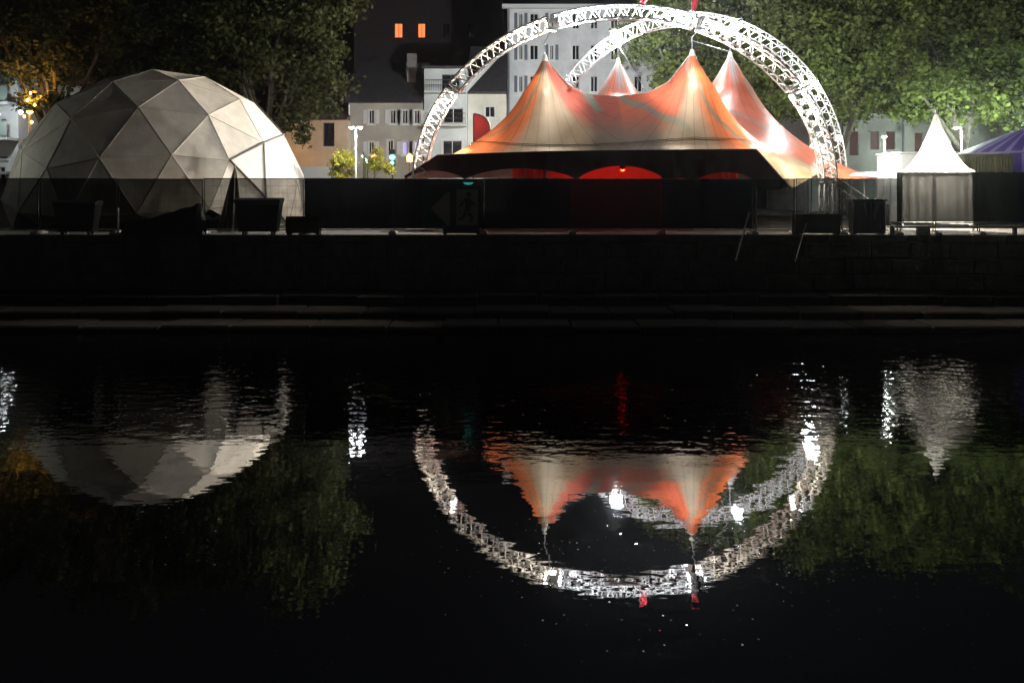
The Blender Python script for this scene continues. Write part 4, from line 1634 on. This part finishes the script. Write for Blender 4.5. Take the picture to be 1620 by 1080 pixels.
# low crates
for (a, b, t_, lab) in ((452, 505, 342, 'low dark crate beside the waste container at the bright end of the dome'), (1258, 1330, 338, 'low dark crate beside the black power cabinet'),
                        (700, 760, 358, 'flat dark pallet under the exit sign')):
    x0, x1 = P(a, 0, 26.0).x, P(b, 0, 26.0).x
    zt = P(0, t_, 26.0).z
    th = thing('crate', lab, 'crate', ((x0 + x1) / 2, 26.05, 0), 'crates on the quay')
    nbd = 3
    hh = (zt - .06) / nbd
    for q in range(nbd):
        MB().bbox(x0, x1, 25.98, 26.01, .06 + q * hh + .008, .06 + (q + 1) * hh - .008, .006).build('board', mat('dark wood', (.05, .035, .025), .9, noise=.3, scale=4), th)
    MB().box(x0 + .02, x1 - .02, 26.012, 26.38, .06, zt - .01).build('body', M_BLACK, th)
    for s_ in (x0 + .08, x1 - .08):
        MB().box(s_ - .05, s_ + .05, 26.02, 26.36, .004, .058).build('foot', mat('dark wood', (.05, .035, .025), .9), th)
# leaning poles at the quay edge
for a, b, r_, lab in (((1185, 336), (1164, 412), .03, 'pale pole leaning out over the quay edge below the tent corner'),
                      ((1281, 334), (1258, 414), .022, 'thinner dim pole leaning over the quay edge near the black cabinet')):
    p0, p1 = P(*a, 26.25), P(*b, 25.2)
    tag(MB().tube([p0, p1], r_, 8).build('leaning_pole', mat('pale pole paint', (.5, .48, .45), .5)), lab, 'pole', 'poles leaning at the quay')


# ------------------------------------------------------------------ white pagoda tent
def pagoda(name, label, pxc, py_peak, hw, py_eave, d_, m, inner, walls=True, yaw=0.0):
    c0 = P(pxc, py_peak, d_)
    ze = P(0, py_eave, d_).z
    cx = c0.x
    th = thing(name, label, 'pagoda tent', (cx, d_, 0))
    vs, fc = [], []
    n_, rows = 48, 22
    for j in range(rows + 1):
        t = j / rows
        hgt = c0.z + (ze - c0.z) * t
        for i in range(n_):
            an = 2 * math.pi * i / n_ + math.pi / 4
            cs, sn = math.cos(an), math.sin(an)
            sq = 1 / max(abs(cs), abs(sn))
            rad = hw * float(np.interp(t, [0, .24, .5, .69, .87, .95, 1], [.025, .17, .35, .5, .70, .83, 1.0])) * (1 + (sq - 1) * min(1, t * 1.3))
            vs.append((cx + rad * cs, d_ + rad * sn, hgt))
    for j in range(rows):
        for i in range(n_):
            i2 = (i + 1) % n_
            fc.append((j * n_ + i, (j + 1) * n_ + i, (j + 1) * n_ + i2, j * n_ + i2))
    MB().add(vs, fc).build('roof', m, th, smooth=True)
    MB().lathe([(.004, .16), (.035, .12), (.05, 0), (.09, -.1)], c0, 10).build('finial', M_STEEL, th)
    vm = MB()
    for sx, sy_, ex, ey in ((-1, -1, 1, -1), (1, -1, 1, 1), (1, 1, -1, 1), (-1, 1, -1, -1)):
        a_ = V((cx + sx * hw, d_ + sy_ * hw, ze))
        b_ = V((cx + ex * hw, d_ + ey * hw, ze))
        pts_ = []
        for i in range(17):
            u = i / 16
            q_ = a_.lerp(b_, u)
            pts_ += [q_, q_ - V((0, 0, .2 + .03 * math.sin(u * math.pi * 8)))]
        vm.add(pts_, [(2 * i, 2 * i + 1, 2 * i + 3, 2 * i + 2) for i in range(16)])
    vm.build('valance', m, th)
    for sx in (-1, 1):
        for sy_ in (-1, 1):
            MB().tube([(cx + sx * (hw - .06), d_ + sy_ * (hw - .06), 0), (cx + sx * (hw - .06), d_ + sy_ * (hw - .06), ze)], .035, 6).build('leg', M_STEEL, th)
    if walls:
        for nm, sy_ in (('front_wall', -1), ('rear_wall', 1)):
            pts_, ff = [], []
            for i in range(81):
                u = i / 80
                for t in (0, .5, 1):
                    pts_.append((cx - hw + .05 + (2 * hw - .1) * u, d_ + sy_ * (hw - .09) + .05 * math.sin(u * 52 + t) * (1.2 - t), .25 + (ze - .3) * t))
            for i in range(80):
                for q_ in range(2):
                    a_ = i * 3 + q_
                    ff.append((a_, a_ + 3, a_ + 4, a_ + 1))
            MB().add(pts_, ff).build(nm, m, th, smooth=True)
    if inner:
        bl = MB().lathe([(.01, .1), (.09, .05), (.1, 0), (.06, -.07), (.01, -.09)], (cx, d_, ze + .25), 12)
        bl.build('lantern', M_LENSWARM, th, smooth=True)
        light('pagoda_lantern_light', (cx, d_, ze + .1), inner, (1, .93, .80), .12, parent=th)
    return th


M_PVC = mat('white pvc', (.86, .85, .80), .5, noise=.05, scale=2, trans=.45)
pg = pagoda('pagoda_tent', 'brightly lit white pagoda tent with tall pointed roof beside the striped marquee', 1481, 178, 1.30, 272, 30.4, M_PVC, 2200)
pg.rotation_euler.z = R(-29)
pagoda('pagoda_tent', 'tiny distant white pagoda roof glimpsed behind the arch leg', 1291, 214, .55, 238, 46, M_PVC, 60, walls=False)

# white site cabin and olive container behind it
d_ = 33.5
a, b = P(1425, 243, d_), P(1462, 243, d_)
th = thing('site_cabin', 'white site cabin edge behind the pagoda tent', 'cabin', ((a.x + b.x) / 2, d_, 0))
MB().bbox(a.x, b.x + 1.2, d_, d_ + 2.2, .1, a.z, .04).build('body', mat('white cabin panel', (.78, .77, .74), .6), th)
MB().bbox(a.x - .04, b.x + 1.24, d_ - .04, d_ + 2.24, a.z + .002, a.z + .08, .02).build('roof', mat('white cabin panel', (.78, .77, .74), .6), th)
a, b = P(1526, 244, d_), P(1600, 244, d_)
th = thing('storage_container', 'olive green storage container between white pagoda and striped marquee', 'container', ((a.x + b.x) / 2, d_, 0))
mo = mat('olive paint', (.09, .085, .035), .6, noise=.25, scale=2)
cb = MB()
nr = 16
prof = []
for i in range(nr * 4 + 1):
    prof.append((a.x + (b.x - a.x) * i / (nr * 4), d_ + (.04 if (i % 4) in (1, 2) else 0)))
n_ = len(prof)
cb.add([(x_, y_, .1) for x_, y_ in prof] + [(x_, y_, a.z - .08) for x_, y_ in prof], [(i, i + 1, n_ + i + 1, n_ + i) for i in range(n_ - 1)])
cb.box(a.x, b.x, d_ + .06, d_ + 2.3, .1, a.z - .08)
cb.build('body', mo, th)
MB().bbox(a.x - .03, b.x + .03, d_ - .03, d_ + 2.33, a.z - .078, a.z, .015).build('roof', mo, th)
for s_ in (a.x + .02, b.x - .02):
    MB().bbox(s_ - .06, s_ + .06, d_ - .05, d_ - .031, .1, a.z - .08, .008).build('corner_post', mo, th)

# purple striped marquee
pm = thing('striped_marquee', 'round marquee with purple and lilac stripes', 'marquee', (P(1640, 0, 37).x, 37, 0))
cx, cy = P(1645, 0, 37).x, 37.5
rad = cx - P(1532, 0, 37).x
apex, ez = P(0, 199, 37).z, P(0, 244, 37).z
NS = 90
ma, mb_ = mat('purple stripe', (.032, .013, .11), .7, trans=.15), mat('lilac stripe', (.15, .12, .24), .7, trans=.15)
for i in range(NS):
    a0, a1 = 2 * math.pi * i / NS, 2 * math.pi * (i + 1) / NS
    vs, fc = [], []
    for j in range(9):
        t = j / 8
        rr = rad * (.04 + .96 * t)
        zz = apex + (ez - apex) * (t ** 1.15)
        vs += [(cx + rr * math.cos(a0), cy + rr * math.sin(a0), zz), (cx + rr * math.cos(a1), cy + rr * math.sin(a1), zz)]
    vs += [(cx + rad * math.cos(a0), cy + rad * math.sin(a0), .05), (cx + rad * math.cos(a1), cy + rad * math.sin(a1), .05)]
    fc = [(2 * j, 2 * j + 2, 2 * j + 3, 2 * j + 1) for j in range(9)]
    MB().add(vs, fc).build('gore', mb_ if i % 3 == 0 else ma, pm)
MB().tube([(cx + (rad + .03) * math.cos(2 * math.pi * i / 48), cy + (rad + .03) * math.sin(2 * math.pi * i / 48), ez) for i in range(49)], .06, 5).build('eave_trim', mat('lilac stripe', (.36, .32, .46), .6), pm)
MB().lathe([(.01, .3), (.06, .2), (.12, 0)], (cx, cy, apex), 10).build('finial', M_STEEL, pm)
light('marquee_inner_light', (cx - .5, cy - 1.5, 2.2), 320, (.45, .3, 1.0), .2, parent=pm)

# small glowing stall awning
sa = thing('lit_stall', 'small stall with glowing blue white awning near the pagoda', 'stall', (P(1388, 0, 33).x, 33.4, 0))
a, b = P(1366, 281, 33), P(1411, 281, 33)
prof = []
for i in range(13):
    u = i / 12
    prof.append((a.x + (b.x - a.x) * u, a.z - .02 + .28 * math.sin(math.pi * min(u * .85 + .12, 1)) ** .6))
MB().prism(prof, 33.0, 34.4).build('awning', mat('glowing awning', (.8, .85, .95), .6, emit=(.75, .82, 1.0), estr=1.6), sa)
for s_ in (a.x + .05, b.x - .05):
    for y_ in (33.05, 34.35):
        MB().tube([(s_, y_, 0), (s_, y_, a.z - .02)], .03, 6).build('leg', M_STEEL, sa)
MB().bbox(a.x, b.x, 33.1, 33.5, 0, .95, .03).build('counter', M_BLACK, sa)
light('cabin_fill_light', (b.x + .1, 32.3, 2.6), 45, (.9, .95, 1.0), .1, parent=sa)  # extra light added clear of the awning to whiten the cabin


# ------------------------------------------------------------------ street furniture
def street_lamp(label, px, py_head, d_, heads, color, watts, lens, py_light=None, arm=.32, hs=1.0):
    h_ = P(px, py_head, d_)
    th = thing('street_lamp', label, 'street lamp', (h_.x, d_, 0), 'street lamps')
    MB().tube([(h_.x, d_, 0), (h_.x, d_, .6), (h_.x, d_, h_.z)], [.1 * hs, .075 * hs, .05 * hs], 8).build('pole', mat('pale lamp paint', (.35, .35, .35), .5), th, smooth=True)
    for s_ in heads:
        x_ = h_.x + s_ * arm
        MB().tube([(h_.x, d_, h_.z - .08), (h_.x + s_ * arm * .5, d_, h_.z + .04), (x_, d_, h_.z + .03)], .03, 6).build('arm', mat('pale lamp paint', (.35, .35, .35), .5), th)
        MB().lathe([(.02 * hs, .12 * hs), (.14 * hs, .09 * hs), (.2 * hs, .0), (.17 * hs, -.01)], (x_, d_, h_.z), 14).build('lamp_head', M_STEEL, th, smooth=True)
        MB().lathe([(.165 * hs, -.012), (.14 * hs, -.08 * hs), (.07 * hs, -.13 * hs), (.005, -.14 * hs)], (x_, d_, h_.z), 14).build('lens', lens, th, smooth=True)
        light('street_lamp_light', (x_, d_ - .02, h_.z - .3), watts, color, .12, parent=th)
    return th


COOL = (.88, .93, 1.0)
GRN = (.86, 1.0, .82)
street_lamp('double headed white street lamp before the beige town house', 563, 201, 33.2, (-1, 1), COOL, 260, M_LENSW, arm=.2, hs=.6)
street_lamp('added street lamp by the white terrace house, hidden behind the tent flank', 748, 228, 50, (0,), (1.0, .93, .78), 1000, M_LENSW, arm=.05)  # added out of sight to brighten the house fronts
street_lamp('pale single street lamp above the glowing stall awning', 1399, 216, 34.5, (0,), GRN, 900, M_LENSW, arm=.05, hs=.6)
street_lamp('pale street lamp under the foliage above the olive container', 1521, 202, 41.5, (-1,), GRN, 1500, M_LENSW, hs=.6)
street_lamp('added street lamp out of view in the trees beyond the striped marquee', 1640, 190, 41.0, (-1,), GRN, 1300, M_LENSW)  # added outside the view to light the foliage
ol = street_lamp('orange street lamp glowing through leaves beside the balcony house', 47, 176, 41.6, (0,), (1.0, .42, .08), 1, emitter('sodium lens', (1.0, .42, .06), 22), arm=.04)
light('sodium_beam', P(47, 168, 41.4), 900, (1.0, .45, .10), .15, target=P(70, -60, 43.5), cone=130, blend=.6, parent=ol)
for dx, dz in ((.28, .35), (-.3, -.3), (.12, -.62), (-.12, .62), (.05, 1.0)):  # glowing beads added as sparkles of the street lamp through leaves
    q_ = P(47, 176, 41.5) + Vector((dx, 0, dz))
    MB().lathe([(.004, .09), (.05, .05), (.06, -.03), (.004, -.08)], q_, 8).build('lamp_sparkle', emitter('sodium lens', (1.0, .42, .06), 22), ol, smooth=True)
MB().tube([P(47, 176, 41.5) + Vector((dx, 0, dz + .09)) for dx, dz in ((-.3, -.3), (.12, -.62), (.28, .35), (-.12, .62), (.05, 1.0))], .008, 4).build('cord', M_BLACK, ol)  # cord made up to string the added sparkles
street_lamp('added pale green street lamp out of view past the end of the dome side fence', -110, 200, 28.4, (0,), (.95, 1.0, .82), 120, M_LENSW, arm=.05)  # added outside the view to lift the dark side of the dome
street_lamp('added amber street lamp hidden behind the dome, lighting the ochre house front', 436, 246, 54, (0,), (1.0, .55, .22), 260, emitter('sodium lens', (1.0, .5, .1), 30), arm=.04)  # added out of sight to warm the ochre front

# orange and turquoise lights along the street
for px, py, d_, col, es, lab, cat in ((592, 252, 49, (1.0, .28, .02), 9, 'orange beacon lamp between the young trees', 'beacon'),
                                      (648, 251, 49, (1.0, .28, .02), 11, 'orange beacon lamp beside the dark red tent corner', 'beacon')):
    q = P(px, py, d_)
    th = thing('beacon_lamp', lab, cat, (q.x, d_, 0), 'orange beacon lamps')
    MB().tube([(q.x, d_, 0), (q.x, d_, q.z - .3)], .035, 6).build('post', M_DARKMETAL, th)
    MB().lathe([(.15, -.3), (.17, -.25), (.15, -.22)], (q.x, d_, q.z), 12).build('base', M_BLACK, th)
    MB().lathe([(.16, -.22), (.20, 0), (.16, .2), (.06, .32), (.005, .35)], (q.x, d_, q.z), 14).build('globe', emitter('orange globe %d' % px, col, es), th, smooth=True)
    light('beacon_light', (q.x, d_ - .4, q.z), 90, (1, .4, .1), .15, parent=th)
q = P(621, 249, 48)
th = thing('traffic_light', 'traffic light showing turquoise green before the town house', 'traffic light', (q.x, 48, 0))
MB().tube([(q.x, 48, 0), (q.x, 48, q.z - .5)], .05, 7).build('post', M_DARKMETAL, th)
MB().bbox(q.x - .2, q.x + .2, 48 - .1, 48 + .12, q.z - .62, q.z + .52, .05).build('housing', M_BLACK, th)
for k_, (dz, m_) in enumerate(((.34, M_BLACK), (.0, emitter('green signal', (.05, .9, .75), 9)), (-.36, emitter('green signal low', (.2, 1.0, .9), 9)))):
    MB().tube([(q.x, 48 - .101, q.z + dz), (q.x, 48 - .14, q.z + dz)], .17 if k_ < 2 else .1, 16).build('lens', m_, th)
    MB().tube([(q.x, 48 - .101, q.z + dz + .19), (q.x, 48 - .32, q.z + dz + .2)], .03, 5).build('visor', M_BLACK, th)
q = P(579, 254, 48.5)
th = thing('light_board', 'small slanted turquoise white lit panel beside the orange beacon', 'light panel', (q.x, 48.5, 0))
MB().tube([(q.x + .1, 48.55, 0), (q.x + .1, 48.55, q.z)], .04, 6).build('post', M_DARKMETAL, th)
MB().prism([(q.x - .32, q.z + .3), (q.x - .22, q.z + .36), (q.x + .3, q.z - .2), (q.x + .2, q.z - .28)], 48.4, 48.46).build('panel', emitter('panel glow', (.45, .95, .9), 2.5), th)
q = P(575, 240, 47.5)
th = thing('feather_banner', 'narrow folded green banner on a pole beside the street lamp', 'banner', (q.x, 47.5, 0))
MB().tube([(q.x, 47.5, 0), (q.x, 47.5, q.z)], .025, 6).build('pole', M_DARKMETAL, th)
MB().prism([(q.x + .026, q.z), (q.x + .16, q.z - .7), (q.x + .2, .8), (q.x + .026, .8)], 47.49, 47.51).build('cloth', mat('green cloth', (.12, .2, .03), .8), th)
# red sail flag behind the left tent flank
q0, q1 = P(750, 215, 40), P(750, 180, 40)
th = thing('sail_flag', 'red curved sail flag behind the orange tent flank', 'flag', (q0.x, 40, 0))
edge = [(750, 181), (757, 182), (765, 185), (771, 190), (775, 197), (776, 206), (772, 240), (750, 240)]
MB().prism([(P(x_, 0, 40).x, P(0, y_, 40).z) for x_, y_ in edge], 39.99, 40.01).build('cloth', mat('coral flag', (.72, .12, .10), .7, trans=.3), th)
MB().tube([(q0.x - .03, 40, 0), (q0.x - .03, 40, P(0, 181, 40).z)] + [(P(x_, 0, 40).x, 40, P(0, y_, 40).z + .03) for x_, y_ in edge[:6]], .035, 6).build('pole', M_BLACK, th)

# parked white van, mostly hidden by the fence
vx = P(515, 0, 47).x
van = thing('parked_van', 'white parked van half hidden by the fence before the ochre house', 'van', (vx, 47, 0))
M_VAN = mat('white van paint', (.75, .77, .8), .35)
pf = [(vx - 2.3, .45), (vx + 1.9, .45), (vx + 2.35, .6), (vx + 2.35, 1.05), (vx + 1.6, 1.25), (vx + 1.0, 2.2), (vx + .75, 2.9), (vx + .5, 3.02), (vx - 2.15, 3.02), (vx - 2.3, 2.9)]
MB().prism(pf, 46.1, 47.9).build('body', M_VAN, van)
MB().prism([(vx + .95, 1.28), (vx + 1.48, 1.28), (vx + .92, 2.05), (vx + .8, 2.05), (vx + .3, 2.05), (vx + .3, 1.28)], 46.06, 46.098).build('window', M_GLASS, van)
MB().prism([(vx - 1.9, 1.3), (vx - .1, 1.3), (vx - .1, 1.4), (vx - 1.9, 1.4)], 46.07, 46.098).build('stripe', mat('blue stripe', (.08, .12, .5), .5), van)
for s_ in (-1.4, 1.45):
    wh = MB().tube([(vx + s_, 46.05, .36), (vx + s_, 46.3, .36)], .36, 18).build('wheel', M_BLACK, van)
    MB().tube([(vx + s_, 46.03, .36), (vx + s_, 46.049, .36)], .2, 14).build('rim', M_STEEL, wh)
MB().bbox(vx + 2.3, vx + 2.4, 46.2, 46.5, .78, .98, .02).build('headlight', M_STEEL, van)

# work lamp on a stand at the dome's right foot
wl = P(487, 330, 27.3)
th = thing('work_lamp', 'work lamp on a short stand behind the fence at the bright foot of the dome', 'work lamp', (wl.x, 27.3, 0))
MB().tube([(wl.x, 27.3, .3), (wl.x, 27.3, 1.15)], .02, 6).build('stand', M_BLACK, th)
for an in (0, 2.1, 4.2):
    MB().tube([(wl.x, 27.3, .45), (wl.x + .3 * math.cos(an), 27.3 + .3 * math.sin(an), .02)], .012, 5).build('leg', M_BLACK, th)
MB().bbox(wl.x - .06, wl.x + .06, 27.2, 27.4, 1.15, 1.33, .02).build('housing', M_BLACK, th)
MB().bbox(wl.x - .075, wl.x - .061, 27.22, 27.38, 1.17, 1.31, .004).build('lens', emitter('work lamp lens', (1, .9, .75), 3), th)
light('work_lamp_light', (wl.x - .12, 27.3, 1.24), 190, (1, .93, .82), .05, target=(P(405, 0, 29).x, 29.2, 1.9), cone=75, blend=.3, parent=th)

# lamp added on the balcony house in place of string lights at its edge
q = P(33, 176, 44.6)
th = thing('wall_lamp', 'white lamp standing in for string lights at the corner of the balcony house', 'wall lamp', q)
MB().bbox(q.x - .1, q.x + .02, 44.55, 45.98, q.z + .02, q.z + .08, .01).build('bracket', M_STEEL, th)
MB().lathe([(.09, .0), (.08, -.12), (.03, -.18), (.004, -.19)], q, 12).build('globe', M_LENSW, th, smooth=True)
light('wall_lamp_light', q + V((-.3, -1.2, -.3)), 190, (.9, .97, 1.0), .1, parent=th)

# ------------------------------------------------------------------ thin lamp glow haze added round the whole place to halo the lamps
hz = MB().box(-410, 410, -45, 710, -4.2, 42).build('haze', M_BLACK)
hm = bpy.data.materials.new('lamp glow haze')
hm.use_nodes = True
hn = hm.node_tree
for n in list(hn.nodes):
    if n.type == 'BSDF_PRINCIPLED':
        hn.nodes.remove(n)
hv = hn.nodes.new('ShaderNodeVolumePrincipled')
hv.inputs['Color'].default_value = (.95, .97, 1, 1)
hv.inputs['Density'].default_value = 0.0005
hv.inputs['Anisotropy'].default_value = 0.86
hn.links.new(hv.outputs[0], hn.nodes['Material Output'].inputs['Volume'])
hz.data.materials.clear()
hz.data.materials.append(hm)
tag(hz, kind='stuff')
